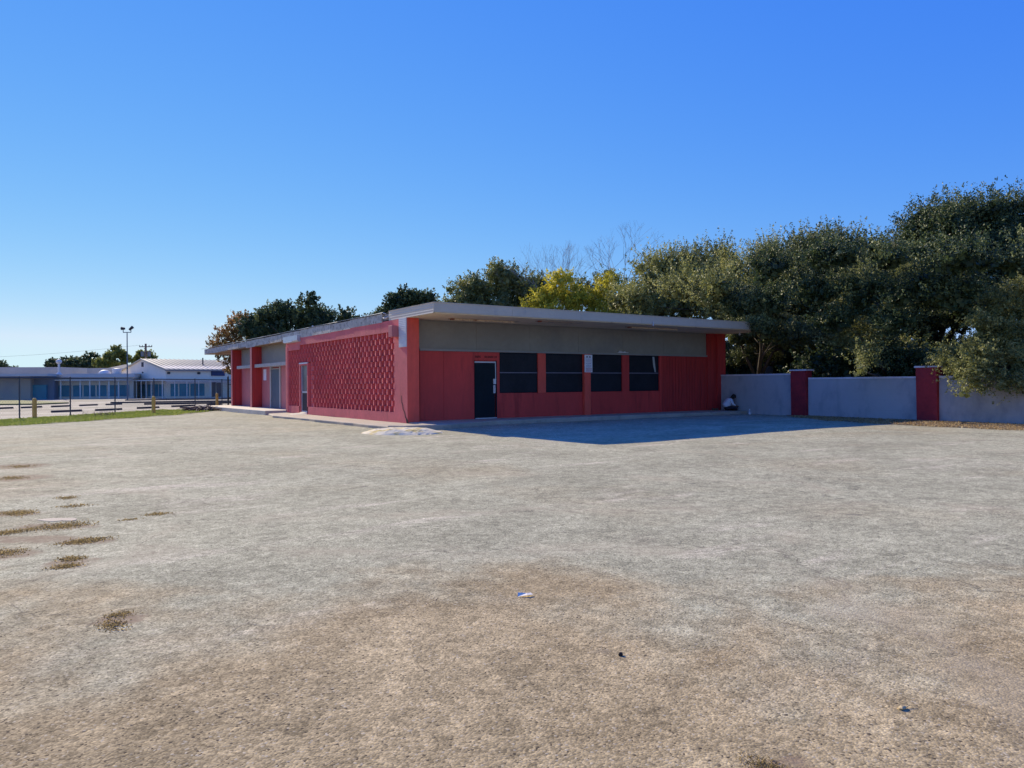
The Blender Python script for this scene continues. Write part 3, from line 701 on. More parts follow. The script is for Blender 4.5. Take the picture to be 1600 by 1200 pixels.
# whitewashed rubble mound on the corner of the pavement
mb = MB(); rg = random.Random(31); nu, nv = 34, 16; vs = []; fs = []
for j in range(nv+1):
    for i in range(nu+1):
        u = i/nu*2-1; v = j/nv*2-1
        rr_ = math.sqrt(u*u+v*v); h = max(0, 1-rr_**2)
        a = u*1.30; b2 = v*1.0
        x = -1.45+a*(.80)+b2*(.56); y = -2.55+a*(-.38)*1.4+b2*(.83)
        h = min(1., 1.55*h)**1.15 if h < .6 else 1-.05*(1-h)
        zz_ = -.045+.125*h*(1+.05*math.sin(u*5+v*4))+.012*rg.uniform(-1, 1)*h if h > 0 else -.07
        vs.append((x, y, zz_))
for j in range(nv):
    for i in range(nu): q = j*(nu+1)+i; fs.append((q, q+1, q+nu+2, q+nu+1))
mb.add(vs, fs)
tag(mb.build('rubble_mound', 'mound'), 'whitewashed lump of broken concrete at the corner of the pavement', 'concrete lump')
# parking notice on the window post
sg = thing('parking_sign', (8.365, YF-.13, 1.85), 'white notice board with two dark pictograms on the red post between the windows', 'sign')
MB().box(8.19, 8.60, YF-.145, YF-.125, 1.86, 2.58).build('board', 'signface', sg, bevel=.004)
q = MB(); YS = YF-.148
for cx_ in (8.31, 8.46):
    q.box(cx_-.045, cx_+.045, YS, YS+.004, 2.475, 2.50); q.box(cx_-.02, cx_+.03, YS, YS+.004, 2.50, 2.525); q.ball((cx_-.025, YS+.002, 2.468), (.014, .004, .014), 8, 6); q.ball((cx_+.03, YS+.002, 2.468), (.014, .004, .014), 8, 6)
q.build('pictogram', 'ink', sg)
q = MB(); rs = random.Random(2)
for zl, hh in ((2.40, .018), (2.36, .018), (2.31, .026), (2.265, .016), (2.20, .03), (2.15, .016), (2.12, .016), (2.09, .016), (2.06, .016)):
    x = 8.24+rs.uniform(0, .03)
    while x < 8.54: w_ = rs.uniform(.018, .06); q.box(x, min(x+w_, 8.56), YS, YS+.004, zl, zl+hh); x += w_+.014
q.build('text', 'inkgrey', sg)
q = MB()
for zl in (2.015, 1.975, 1.93, 1.89):
    x = 8.23+rs.uniform(0, .03)
    while x < 8.54: w_ = rs.uniform(.03, .07); q.box(x, min(x+w_, 8.56), YS, YS+.004, zl, zl+.022); x += w_+.014
q.build('red_text', 'inkred', sg)

# ================================================================ PALE WALL WITH RED PILLARS
wt_ = thing('boundary_wall', (16.6, -8, 0), 'pale painted wall with red pillars running from the red building under the trees', 'wall')
M['joint'] = paint('wall_joint', (.40, .40, .39), .8, .1, 2.)
WT = frame(16.52, 0, math.radians(-3.2))
for y0, y1, h in ((-3.68, .45, 1.77), (-9.10, -4.44, 1.58), (-14.3, -9.83, 1.58), (-19.5, -15.0, 1.58)):
    pn = MB(WT).box(0, .16, y0, y1, -.1, h-.07).build('wall_panel', 'wallwhite', wt_)
    jn = MB(WT)
    for jz in (.30, .70, 1.10): jn.box(-.0015, .0, y0+.02, y1-.02, jz, jz+.008)
    jn.build('mortar_line', 'joint', pn)
    MB(WT).box(-.02, .18, y0+.01, y1-.01, h-.07, h, .004).build('coping', 'capwhite', pn)
for y, h in ((-4.06, 1.97), (-9.465, 1.99), (-14.65, 1.98)):
    a = MB(WT); a.add([(-.13+dx*.02, y+s_*.37, -.1) for dx, s_ in ((0, -1), (21, -1), (21, 1), (0, 1))]+[(-.13+dx*.02, y+s_*.37+.03, h-.1) for dx, s_ in ((0, -1), (21, -1), (21, 1), (0, 1))], [(3, 2, 1, 0), (4, 5, 6, 7), (0, 1, 5, 4), (1, 2, 6, 5), (2, 3, 7, 6), (3, 0, 4, 7)])
    pl = a.build('pillar', 'pillar', wt_)
    MB(WT).box(-.16, .34, y-.40, y+.44, h-.1, h-.04, .006).build('cap', 'capwhite', pl)

# ================================================================ FENCE AND BOLLARDS
fence = thing('chain_link_fence', (FA.x, FA.y, 0), 'tall grey chain link fence between the lot and the far parking area', 'fence')
posts = [(-15.2, 11.9), (-12.98, 14.59), (-10.90, 17.13), (-8.78, 19.71), (-6.53, 22.46), (-4.18, 25.33), (-1.19, 28.97), (1.15, 31.82), (3.6, 34.8)]
for x, y in posts:
    MB().tube([(x, y, -.1), (x, y, 1.86)], .032, 8).ball((x, y, 1.87), .04, 8, 5).build('post', 'galv', fence)
a, b = Vector((*posts[0], 0)), Vector((*posts[-1], 0))
MB().tube([a+Vector((0, 0, 1.83)), b+Vector((0, 0, 1.83))], .034, 6).build('top_rail', 'galv', fence)
mm = MB(); Lf = (b-a).length; d_ = (b-a).normalized(); sp = .16; k_ = 0
tri = lambda p, q: mm.tube([p, q], .0028, 3, cap=False)
x = -1.8
while x < Lf:
    for sg_ in (1, -1):
        s0, s1 = (x, x+1.78) if sg_ > 0 else (x+1.78, x)
        za, zb = .03, 1.81
        if s0 < 0: za = za+(0-s0)*(zb-za)/(s1-s0); s0 = 0
        if s1 < 0: zb = za+(0-s0)*(zb-za)/(s1-s0) if s1 != s0 else zb; zb = .03+(s0-0)/1.78*1.78; s1 = 0
        if s0 > Lf or s1 > Lf: continue
        tri(a+d_*s0+Vector((0, 0, za)), a+d_*s1+Vector((0, 0, zb)))
    x += sp
mm.build('mesh', 'galv', fence)
gp_ = thing('gate_post', (1.75, 32.6, 0), 'thick dark post beside the end of the fence near the terrace', 'post')
MB().tube([(1.75, 32.6, -.1), (1.75, 32.6, 2.05)], .06, 10).ball((1.75, 32.6, 2.05), .062, 10, 6).build('shaft', 'darkpost', gp_)
gq = MB().tube([(1.75, 32.6, .55), (2.35, 33.4, .55)], .03, 6).tube([(1.75, 32.6, 1.5), (2.35, 33.4, 1.5)], .03, 6).tube([(2.35, 33.4, 0), (2.35, 33.4, 1.55)], .03, 6); gq.build('gate_stub', 'darkpost', gp_)
bm_ = MB(); pr = [(.095, -.1), (.095, .80), (.088, .84), (.065, .875), (.03, .893), (.001, .898)]
bm_.tube([(-10.31, 18.11, z_) for _, z_ in pr], [r_ for r_, _ in pr], 16)
b0 = bm_.build('bollard', 'bollard', smooth=False); b0.data.transform(Matrix.Translation((10.31, -18.11, 0))); b0.location = (-10.31, 18.11, 0)
tag(b0, 'yellow bollard at the left behind the fence', 'bollard', 'yellow bollards by the fence')
for (x, y), lb in (((-5.02, 19.75), 'yellow bollard in the grass strip, middle of the three'), ((.85, 32.0), 'yellow bollard by the end of the terrace, farthest of the three')):
    o = b0.copy(); C.objects.link(o); o.location = (x, y, 0); o['label'] = lb
# pile of cut branches
bp = MB(); rb = random.Random(8)
for i in range(60):
    c0 = Vector((-2.05+rb.gauss(0, .50), 22.6+rb.gauss(0, .55), rb.uniform(0, .16))); an = rb.uniform(0, 3.14)
    d2 = Vector((math.cos(an), math.sin(an), rb.uniform(-.15, .35)))*rb.uniform(.3, .8)
    mdp = c0+Vector((rb.gauss(0, .06), rb.gauss(0, .06), .04))
    bp.tube([c0-d2, mdp, c0+d2], [rb.uniform(.015, .04), rb.uniform(.02, .04), .008], 5)
tag(bp.build('branch_pile', 'deadwood'), 'heap of cut dead branches beside the end of the terrace', 'branch pile')
bp = MB()
for i in range(36):
    c0 = Vector((-7.6+rb.gauss(0, .42), 18.35+rb.gauss(0, .35), 0)); an = rb.uniform(0, 6.28)
    bp.tube([c0, c0+Vector((math.cos(an)*.18, math.sin(an)*.18, rb.uniform(.05, .30)))], [.012, .004], 4)
tag(bp.build('dead_shrub', 'deadwood'), 'small dry brown shrub at the fence foot left of the middle bollard', 'shrub')
# ================================================================ FAR PARKING: wheel stops, kerb, island
def stop_mesh():
    s_ = MB(); s_.prism([(-.08, 0), (.08, 0), (.06, .12), (-.06, .12)], -.9, .9, 'y'); o = s_.build('wheel_stop', 'stop'); return o
stops = [((-12.2, 38.67), (-11.11, 39.88)), ((-10.58, 39.89), (-9.36, 41.23)), ((-8.72, 41.22), (-7.47, 42.56)), ((-6.79, 43.25), (-5.5, 44.64)), ((-4.86, 44.68), (-3.61, 46.0)),
         ((-9.25, 27.81), (-7.68, 28.95)), ((-6.89, 29.05), (-5.37, 30.14)), ((-4.24, 31.74), (-2.8, 32.8)), ((-1.67, 34.48), (.04, 35.76)), ((1.18, 36.73), (2.36, 37.62))]
sl = ['leftmost wheel stop of the farther row in the far lot', 'second wheel stop from the left in the farther row', 'third wheel stop from the left in the farther row', 'fourth wheel stop from the left in the farther row', 'rightmost wheel stop of the farther row in the far lot',
      'leftmost wheel stop of the nearer row behind the fence', 'second wheel stop from the left in the nearer row', 'wheel stop of the nearer row just right of the middle yellow bollard', 'fourth wheel stop from the left in the nearer row', 'rightmost wheel stop of the nearer row by the terrace']
st0 = stop_mesh()
for i, ((p0, p1), lb) in enumerate(zip(stops, sl)):
    o = st0 if i == 0 else st0.copy()
    if i: C.objects.link(o)
    P0, P1 = Vector((*p0, -.085)), Vector((*p1, -.085)); o.location = (P0+P1)/2; o.rotation_euler = (0, 0, math.atan2(P1.y-P0.y, P1.x-P0.x)-math.pi/2)
    o.scale = (1, (P1-P0).length/1.8, 1.0); tag(o, 'dark concrete '+lb, 'wheel stop', 'wheel stops in the far parking lot')
kb = MB()
for X0, Y0, X1, Y1 in ((-41, 78, -31, 82), (-36, 66, -25, 70), (-30, 60, -22, 63.5)):
    d3 = Vector((X1-X0, Y1-Y0, 0)).normalized(); n3 = Vector((-d3.y, d3.x, 0))*.15
    kb.prism([W(X0-n3.x, Y0-n3.y), W(X1-n3.x, Y1-n3.y), W(X1+n3.x, Y1+n3.y), W(X0+n3.x, Y0+n3.y)], -.085, .05)
struct(kb.build('far_kerb', 'stop'))
isl = MB(); isl.prism([(-12.0, 52.6), (-9.3, 51.0), (-6.9, 54.3), (-8.3, 62), (-10.3, 72), (-20, 78), (-30, 70)], -.085, .03)
struct(isl.build('grass_island', paint('island_grass', (.22, .20, .07), .95, .3, .6, dirt=((.14, .17, .04), .45, .6, .5, (1, 1, 1)))))
ln = MB()
for x, y in ((-10.2, 26.2), (-6.2, 29.6), (-3.4, 32.3), (-.6, 34.7), (-9.4, 37.9), (-7.0, 40.2)):
    d3 = Vector((.95, -.30, 0)); n3 = Vector((.30, .95, 0))*.07
    ln.add([Vector((x, y, -.080))-n3, Vector((x, y, -.080))+n3, Vector((x, y, -.080))+d3*2.6+n3, Vector((x, y, -.080))+d3*2.6-n3], [(0, 1, 2, 3)])
struct(ln.build('parking_lines', 'far_col'))
# ================================================================ FAR BUILDINGS
# (1) gabled hall: long side faces the lot, gable to the left
GX, GY = W(-43.3, 92); GA = math.atan2(RT.y, RT.x)+math.radians(47)
T = frame(GX, GY, GA)
hall = thing('gabled_hall', (GX, GY, 0), 'white hall with a gable end and ribbed metal roof beyond the fence', 'building')
LH, WH, EV, PK = 26., 15., 3.65, 5.05
def tb(): return MB(T)
h = tb(); h.prism([(0, -.1), (WH, -.1), (WH, EV), (WH/2, PK-.08), (0, EV)], 0, LH, 'x'); h.build('wall', 'far_white', hall)
h = tb()
n_ = 44
for sgn, y0, y1 in ((1, -.35, WH/2), (-1, WH+.35, WH/2)):
    z0 = EV-.12; z1 = PK+.02
    h.add([(-.25, y0, z0), (LH+.2, y0, z0), (LH+.2, y1, z1), (-.25, y1, z1), (-.25, y0, z0-.12), (LH+.2, y0, z0-.12), (LH+.2, y1, z1-.12), (-.25, y1, z1-.12)], [(0, 1, 2, 3), (4, 5, 6, 7), (0, 1, 5, 4), (1, 2, 6, 5), (2, 3, 7, 6), (3, 0, 4, 7)])
rf = h.build('roof', 'far_roof', hall)
h = tb()
for i in range(n_):
    x = -.2+i*(LH+.3)/(n_-1); h.add([(x-.04, -.36, EV-.12), (x+.04, -.36, EV-.12), (x+.04, WH/2, PK+.08), (x-.04, WH/2, PK+.08), (x-.04, -.36, EV-.05), (x+.04, -.36, EV-.05), (x+.04, WH/2, PK+.1), (x-.04, WH/2, PK+.1)], [(4, 5, 6, 7), (0, 1, 5, 4), (0, 3, 7, 4), (1, 2, 6, 5)])
h.box(-.25, LH+.2, -.42, -.35, EV-.30, EV-.12)
h.build('rib', paint('far_roof_rib', (.25, .23, .22), .5, .05, .5), rf)
h = tb(); h.box(-.03, 0, 7.0, 7.7, 4.0, 4.6); h.box(-.03, 0, 7.1, 7.5, 3.15, 3.35); h.build('gable_vent', 'far_dark', hall)
h = tb(); h.tube([(6.3, 3.5, 4.0), (6.3, 3.5, 5.2)], .08, 6); h.build('vent_pipe', 'far_dark', hall)
def winrow(T_, par, xs_, z0, z1, mat, y=0., horiz=True):
    for x0, x1 in xs_:
        q_ = MB(T_)
        if horiz: q_.box(x0, x1, y-.05, y, z0, z1)
        else: q_.box(y-.05, y, x0, x1, z0, z1)
        q_.build('window', mat, par)
winrow(T, hall, [(.6, 1.5), (1.7, 2.9), (3.1, 4.1), (4.2, 4.9)], .15, 1.72, 'far_teal')
winrow(T, hall, [(8.6, 9.4), (9.6, 10.7)], .15, 1.75, 'far_blue')
winrow(T, hall, [(.6, 2.0), (2.3, 3.8), (4.1, 5.6), (5.9, 7.4), (7.7, 9.2), (9.5, 11.0), (11.3, 12.6)], .15, 1.68, 'far_teal', 0., False)
h = tb(); h.box(5.9, 6.4, -.06, 0, 0, 1.9); h.box(6.5, 7.3, -.04, 0, 0, 1.85); h.build('door', paint('far_door', (.16, .13, .13), .6, .1, 1.), hall)
h = tb(); h.box(5.8, 7.6, -.14, 0, 2.75, 3.42); h.build('dark_sign_panel', paint('far_navy', (.03, .05, .13), .5, .3, 1.), hall)
h = tb(); h.box(.2, .5, -.2, 0, 2.95, 3.2); h.box(4.0, 4.3, -.2, 0, 2.95, 3.2); h.build('flood_lamp', 'far_dark', hall)
h = tb(); h.box(-1.2, LH, -1.6, -.45, 2.10, 2.22); h.box(-1.6, -.05, -.45, WH, 2.10, 2.22)
for i in range(14): h.tube([(-1.0+i*1.5, -1.5, -.1), (-1.0+i*1.5, -1.5, 2.1)], .05, 6)
for i in range(9): h.tube([(-1.5, .6+i*1.6, -.1), (-1.5, .6+i*1.6, 2.1)], .05, 6)
h.build('walkway_canopy', 'far_col', hall)
# (2) low blue-windowed block to its left
low = thing('low_block', (*W(-54, 93), 0), 'long low pale block with a row of blue windows and white columns', 'building')
p0 = Vector(W(-59.5, 91.5)).to_3d(); p1 = Vector(W(-48.6, 94.5)).to_3d(); ang = math.atan2(p1.y-p0.y, p1.x-p0.x); T2 = frame(p0.x, p0.y, ang); LL = (p1-p0).length
MB(T2).box(0, LL, 0, 5.2, -.1, 3.02).build('wall', 'far_white', low)
q = MB(T2); q.box(-.3, LL+.2, -.5, 5.5, 2.62, 3.08); q.build('fascia', 'far_fascia', low)
winrow(T2, low, [(1.9, 2.9), (3.1, 4.2), (4.4, 5.4), (5.6, 6.9), (7.1, 8.2), (8.4, 9.5), (9.7, 10.8)], .2, 1.62, 'far_teal')
winrow(T2, low, [(0.1, .7), (.9, 1.35)], .0, 2.1, 'far_dark')
q = MB(T2)
for i in range(11): q.box(.02+i*1.08, .14+i*1.08, -1.1, -1.0, -.1, 2.2)
q.box(-.2, LL, -1.3, -.2, 2.2, 2.32); q.build('walkway_canopy', 'far_col', low)
# (3) tan wing with wide eave at the far left
wing = thing('tan_wing', (*W(-62, 88), 0), 'shaded tan wing with a wide flat eave at the far left edge', 'building')
p0 = Vector(W(-78, 84)).to_3d(); p1 = Vector(W(-57.2, 88)).to_3d(); ang = math.atan2(p1.y-p0.y, p1.x-p0.x); T3 = frame(p0.x, p0.y, ang); L3 = (p1-p0).length
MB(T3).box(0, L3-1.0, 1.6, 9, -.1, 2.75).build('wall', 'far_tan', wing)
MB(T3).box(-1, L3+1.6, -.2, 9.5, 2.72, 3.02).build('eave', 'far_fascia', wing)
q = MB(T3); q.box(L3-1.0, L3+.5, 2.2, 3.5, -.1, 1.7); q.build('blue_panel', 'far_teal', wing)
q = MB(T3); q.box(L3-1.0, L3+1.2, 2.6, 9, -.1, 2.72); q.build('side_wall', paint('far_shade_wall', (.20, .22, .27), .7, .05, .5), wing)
up = thing('rooftop_storey', (*W(-66, 100), 0), 'blue-grey upper storey showing above the tan wing roof', 'building')
q = MB(); a_ = [W(-74, 99), W(-62.0, 101), W(-62.0, 108), W(-74, 108)]; q.prism(a_, 2.5, 4.15); q.build('wall', 'far_grey', up)
q = MB(); q.prism([W(-60.0, 104), W(-56.5, 104), W(-56.5, 110), W(-60.0, 110)], -.1, 4.05); q.build('stair_block', 'far_grey', up)
gh = thing('grey_roofed_house', (*W(-58, 112), 0), 'low house with a grey hipped roof behind the low block', 'house')
q = MB(); a_ = [W(-64, 112), W(-52, 112), W(-52, 120), W(-64, 120)]; q.prism(a_, -.1, 3.4); q.build('wall', 'far_white', gh)
q = MB(); e0 = [W(-65, 111), W(-50.5, 111), W(-50.5, 121), W(-65, 121)]; q.add([(*e0[0], 3.4), (*e0[1], 3.4), (*e0[2], 3.4), (*e0[3], 3.4), (*W(-61, 116), 4.9), (*W(-55.5, 116), 4.9)], [(0, 1, 5, 4), (1, 2, 5), (2, 3, 4, 5), (3, 0, 4), (0, 1, 2, 3)]); q.build('roof', paint('shingles', (.20, .19, .18), .9, .1, 1.), gh)
for X, Y, rx, lb in ((-53.0, 95.8, .75, 'wider white rooftop vent dome on the low block'), (-51.3, 95.6, .55, 'drum-shaped white rooftop unit on the low block')):
    q = MB(); cx_, cy_ = W(X, Y)
    if rx > .7: q.ball((cx_, cy_, 3.05), (rx, rx, .55), 14, 8, half=True)
    else: q.tube([(cx_, cy_, 3.0), (cx_, cy_, 3.6), (cx_, cy_, 3.72), (cx_, cy_, 3.78)], [rx, rx, rx*.85, .1], 14)
    tag(q.build('rooftop_unit', 'dome'), lb, 'rooftop unit')
q = MB(); cx_, cy_ = W(-56.0, 91); q.tube([(cx_, cy_, 2.9), (cx_, cy_, 4.3)], .12, 8); q.tube([(cx_, cy_, 2.95), (cx_, cy_, 3.25)], [.4, .15], 8); q.ball((cx_, cy_, 4.55), (.34, .34, .3), 10, 6)
tag(q.build('roof_vent', 'dome'), 'tall thin white vent with a round head above the low block', 'roof vent')
# light pole and power pole
lp = thing('light_pole', (*W(-41.8, 80), 0), 'tall grey parking lot light pole with two floodlights', 'light pole')
px, py = W(-41.8, 80)
MB().tube([(px, py, -.1), (px, py, 7.3)], [.08, .05], 10).build('shaft', 'pole_grey', lp)
q = MB(); ax = Vector((RT.x, RT.y, 0)); c7 = Vector((px, py, 7.3)); q.tube([c7-ax*.42, c7+ax*.42], .045, 6).tube([c7-ax*.42, c7-ax*.42+Vector((0, 0, .3))], .04, 6).tube([c7+ax*.42, c7+ax*.42+Vector((0, 0, .25))], .04, 6); q.build('cross_bar', 'pole_grey', lp)
for s_ in (-1, 1):
    q = MB(); c8 = c7+ax*.42*s_+Vector((0, 0, .42)); d8 = (ax*s_*.34+Vector((0, 0, .28 if s_ > 0 else .02))); q.tube([c8-d8*.5, c8+d8*.6], [.12, .18], 8); q.build('floodlight', 'darkpost', lp)
pp = thing('power_pole', (*W(-54.7, 110), 0), 'wooden power pole with cross-arm and two transformers behind the hall', 'power pole')
px, py = W(-54.7, 110); c9 = Vector((px, py, 7.1)); 
MB().tube([(px, py, -.1), (px, py, 7.8)], [.2, .14], 8).build('shaft', 'pole_wood', pp)
q = MB(); q.tube([c9-ax*.95+Vector((0, 0, .25)), c9+ax*.95+Vector((0, 0, .25))], .07, 5)
for t in (-.9, -.5, .5, .9): q.tube([c9+ax*t+Vector((0, 0, .25)), c9+ax*t+Vector((0, 0, .5))], .05, 5)
q.build('cross_arm', 'pole_wood', pp)
for s_ in (-1, 1): q = MB(); c10 = Vector((px, py, 5.9))+ax*.5*s_; q.tube([c10, c10+Vector((0, 0, .75))], .24, 10); q.build('transformer', 'pole_grey', pp)
wr = MB(); A0 = c9-ax*.9+Vector((0, 0, .5)); B0 = Vector((*W(-100, 120), 6.2)); pts = []
for i in range(13): t = i/12; p_ = A0.lerp(B0, t); p_.z -= 1.2*4*t*(1-t)*.5; pts.append(p_)
wr.tube(pts, .012, 4); tag(wr.build('power_line', 'darkpost'), 'thin sagging wire running left from the power pole', 'wire')

# ================================================================ TREES
G1 = 'trees behind the red building'; G2 = 'trees beyond the pale wall'; G3 = 'far trees beyond the parking lot'
def at(X, Y, z): return (*W(X, Y), z)
def bl(L): return [(*W(X, Y), z, rx, ry, rz) for X, Y, z, rx, ry, rz in L]
# rusty tree and dark oaks behind the building's rear
tree('airy rust-brown tree showing beyond the far left end of the roof', W(-22.8, 61), bl([(-23.4, 61, 5.0, 1.5, 1.5, 1.3), (-22.6, 60.5, 6.3, 1.1, 1.1, 1.0), (-21.8, 61, 5.2, 1.2, 1.2, 1.3), (-22.9, 60, 3.7, 1.2, 1.2, 1.0), (-22.5, 60, 2.6, .9, .9, .9), (-24.2, 61, 4.3, .8, .8, .7)]), 9000, .17, 'lf_brown', 11, .16, G1, twig=.7, fill=.02)
tree('dense dark round-topped oak behind the left part of the roof', W(-17.4, 60), bl([(-20.3, 60, 5.4, 1.9, 2, 1.8), (-18.8, 60, 6.6, 1.9, 2, 1.6), (-16.6, 60, 6.9, 2.1, 2, 1.7), (-14.7, 60, 6.2, 1.8, 2, 1.7), (-13.6, 60, 5.0, 1.1, 1.5, 1.2), (-17.5, 60, 5.0, 3.6, 2.2, 2.2), (-19.8, 59.5, 3.6, 1.8, 1.8, 1.5)]), 34000, .17, 'lf_dark', 12, .3, G1, twig=.55, fill=.12)
tree('dark oak rising behind the roof just left of its near corner', W(-9.4, 63), bl([(-12.2, 63, 5.9, 1.3, 1.5, 1.3), (-11.2, 63, 6.6, 1.2, 1.4, 1.2), (-9.2, 63, 8.0, 1.6, 1.6, 1.5), (-7.6, 63, 7.9, 1.4, 1.5, 1.5), (-8.8, 63, 6.4, 2.6, 2, 1.8), (-10.3, 63, 7.3, 1.0, 1.2, 1.0)]), 24000, .17, 'lf_dark', 13, .3, G1, twig=.55, fill=.12)
tree('broad grey-green tree behind the roof between the dark oak and the yellow tree', W(-1.6, 59), bl([(-4.6, 59, 6.9, 1.4, 1.8, 1.5), (-3.2, 59, 8.3, 1.8, 2, 1.7), (-1.0, 59, 9.2, 2.0, 2, 1.9), (.9, 59, 9.0, 1.9, 2, 1.9), (2.2, 59, 8.2, 1.4, 1.8, 1.6), (-1.8, 58.6, 7.0, 3.4, 2.2, 2.2), (1.2, 58.6, 6.6, 2.6, 2.2, 2)]), 36000, .16, 'lf_mixed', 14, .3, G1, twig=.7, fill=.12)
tree('small leafless grey sapling between the dark oak and the grey-green tree', W(-5.4, 62), bl([(-5.4, 62, 6.8, .6, .8, 1.3)]), 260, .12, 'lf_mixed', 26, .1, G1, twig=.5, fill=0)
tree('bright yellow autumn tree behind the middle of the roof, left of its twin', W(2.7, 53.5), bl([(2.2, 53.5, 7.2, 1.3, 1.3, 1.2), (3.2, 53.5, 8.3, 1.2, 1.2, 1.2), (4.2, 53.5, 7.3, 1.4, 1.4, 1.3), (2.8, 53, 6.2, 1.8, 1.4, 1.2)]), 14000, .14, 'lf_yellow', 15, .18, G1, twig=.6, fill=.04)
tree('yellow-green autumn tree behind the roof, right of the brighter yellow one', W(6.8, 52.5), bl([(5.8, 52.5, 7.0, 1.2, 1.2, 1.2), (6.9, 52.5, 8.1, 1.0, 1.0, 1.3), (8.0, 52.5, 6.9, 1.3, 1.3, 1.3), (6.7, 52, 6.1, 2.0, 1.4, 1.2), (4.9, 52.6, 6.7, .9, 1, 1)]), 14000, .14, 'lf_yellow', 16, .18, G1, twig=.6, fill=.04)
# leafless trees
def bare(label, base, h, seed, spread_):
    t = thing('bare_tree', (*base, 0), label, 'tree', G1); b_ = MB(); rg = random.Random(seed); tips = []
    def grow(p, d, L, r, dep):
        q = p+d*L; mid = p.lerp(q, .5)+Vector((rg.gauss(0, .04), rg.gauss(0, .04), 0))*L; b_.tube([p, mid, q], [r, r*.85, r*.68], 5 if dep < 3 else 3, cap=False)
        if dep == 7: tips.append(q); return
        for _ in range(2 if dep < 1 else rg.choice((2, 2, 3))):
            nd = (d+Vector((rg.gauss(0, spread_), rg.gauss(0, spread_), rg.uniform(.0, .35)))).normalized(); grow(q, nd, L*rg.uniform(.66, .84), r*.62, dep+1)
    grow(Vector((*base, -.1)), Vector((0, 0, 1)), h*.27, h*.0085, 0)
    b_.build('branches', 'twig', t); return t
bare('tall leafless tree with fine upright twigs, highest above the roof', W(8.8, 57), 15.2, 4, .42)
bare('leafless tree right of the yellow trees, shorter than the tallest bare one', W(11.6, 57), 11.8, 9, .40)
bare('leafless tree directly behind the yellow-green tree', W(5.6, 58), 13.2, 6, .42)
bare('leafless tree above the brightest yellow tree', W(2.9, 58.5), 12.6, 17, .42)
tree('mixed brown-green tree behind and between the two yellow trees', W(5.2, 55.5), bl([(4.6, 55.5, 8.0, 1.5, 1.4, 1.4), (6.4, 55.5, 8.2, 1.4, 1.4, 1.3), (8.4, 55.5, 7.5, 1.4, 1.4, 1.4), (9.6, 55.5, 6.6, 1.2, 1.4, 1.4)]), 9000, .14, 'lf_mixed', 27, .16, G1, twig=.7, fill=.05)
# olive oaks right of centre
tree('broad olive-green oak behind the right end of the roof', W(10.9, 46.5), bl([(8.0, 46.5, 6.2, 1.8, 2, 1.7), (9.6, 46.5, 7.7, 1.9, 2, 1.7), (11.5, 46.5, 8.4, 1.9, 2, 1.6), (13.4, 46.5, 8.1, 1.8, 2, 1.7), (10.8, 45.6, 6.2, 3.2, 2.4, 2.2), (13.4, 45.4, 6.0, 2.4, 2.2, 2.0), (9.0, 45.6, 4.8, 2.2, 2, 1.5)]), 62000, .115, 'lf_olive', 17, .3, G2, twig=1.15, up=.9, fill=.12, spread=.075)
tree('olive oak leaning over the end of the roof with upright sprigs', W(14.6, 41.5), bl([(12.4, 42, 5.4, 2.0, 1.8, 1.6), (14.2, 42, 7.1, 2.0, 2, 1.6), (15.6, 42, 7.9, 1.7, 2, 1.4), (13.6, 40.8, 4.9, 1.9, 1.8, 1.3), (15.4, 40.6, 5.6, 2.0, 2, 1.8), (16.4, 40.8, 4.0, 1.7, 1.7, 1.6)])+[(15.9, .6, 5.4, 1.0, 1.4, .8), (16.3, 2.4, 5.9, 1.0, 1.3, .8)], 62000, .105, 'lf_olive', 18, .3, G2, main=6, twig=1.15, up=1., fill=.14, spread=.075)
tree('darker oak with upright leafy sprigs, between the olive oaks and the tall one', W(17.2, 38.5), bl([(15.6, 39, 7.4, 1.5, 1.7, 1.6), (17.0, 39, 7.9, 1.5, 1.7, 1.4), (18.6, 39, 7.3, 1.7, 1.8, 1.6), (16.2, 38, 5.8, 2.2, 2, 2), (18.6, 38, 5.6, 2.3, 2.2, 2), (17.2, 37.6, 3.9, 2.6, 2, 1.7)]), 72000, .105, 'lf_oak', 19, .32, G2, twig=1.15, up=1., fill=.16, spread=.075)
tree('tall dark live oak, its crown rising in steps toward the right', W(20.4, 35.5), bl([(18.4, 36, 6.8, 1.5, 1.7, 1.2), (20.0, 36, 7.6, 1.6, 1.8, 1.5), (21.6, 36, 8.5, 1.6, 1.8, 1.5), (19.4, 35, 6.2, 2.2, 2, 1.8), (21.6, 35, 6.8, 2.2, 2.2, 2), (20.6, 34, 4.6, 2.6, 2.2, 1.9), (18.6, 34.2, 4.0, 2.0, 1.8, 1.6)]), 78000, .10, 'lf_oak', 20, .36, G2, twig=.85, up=.5, fill=.18)
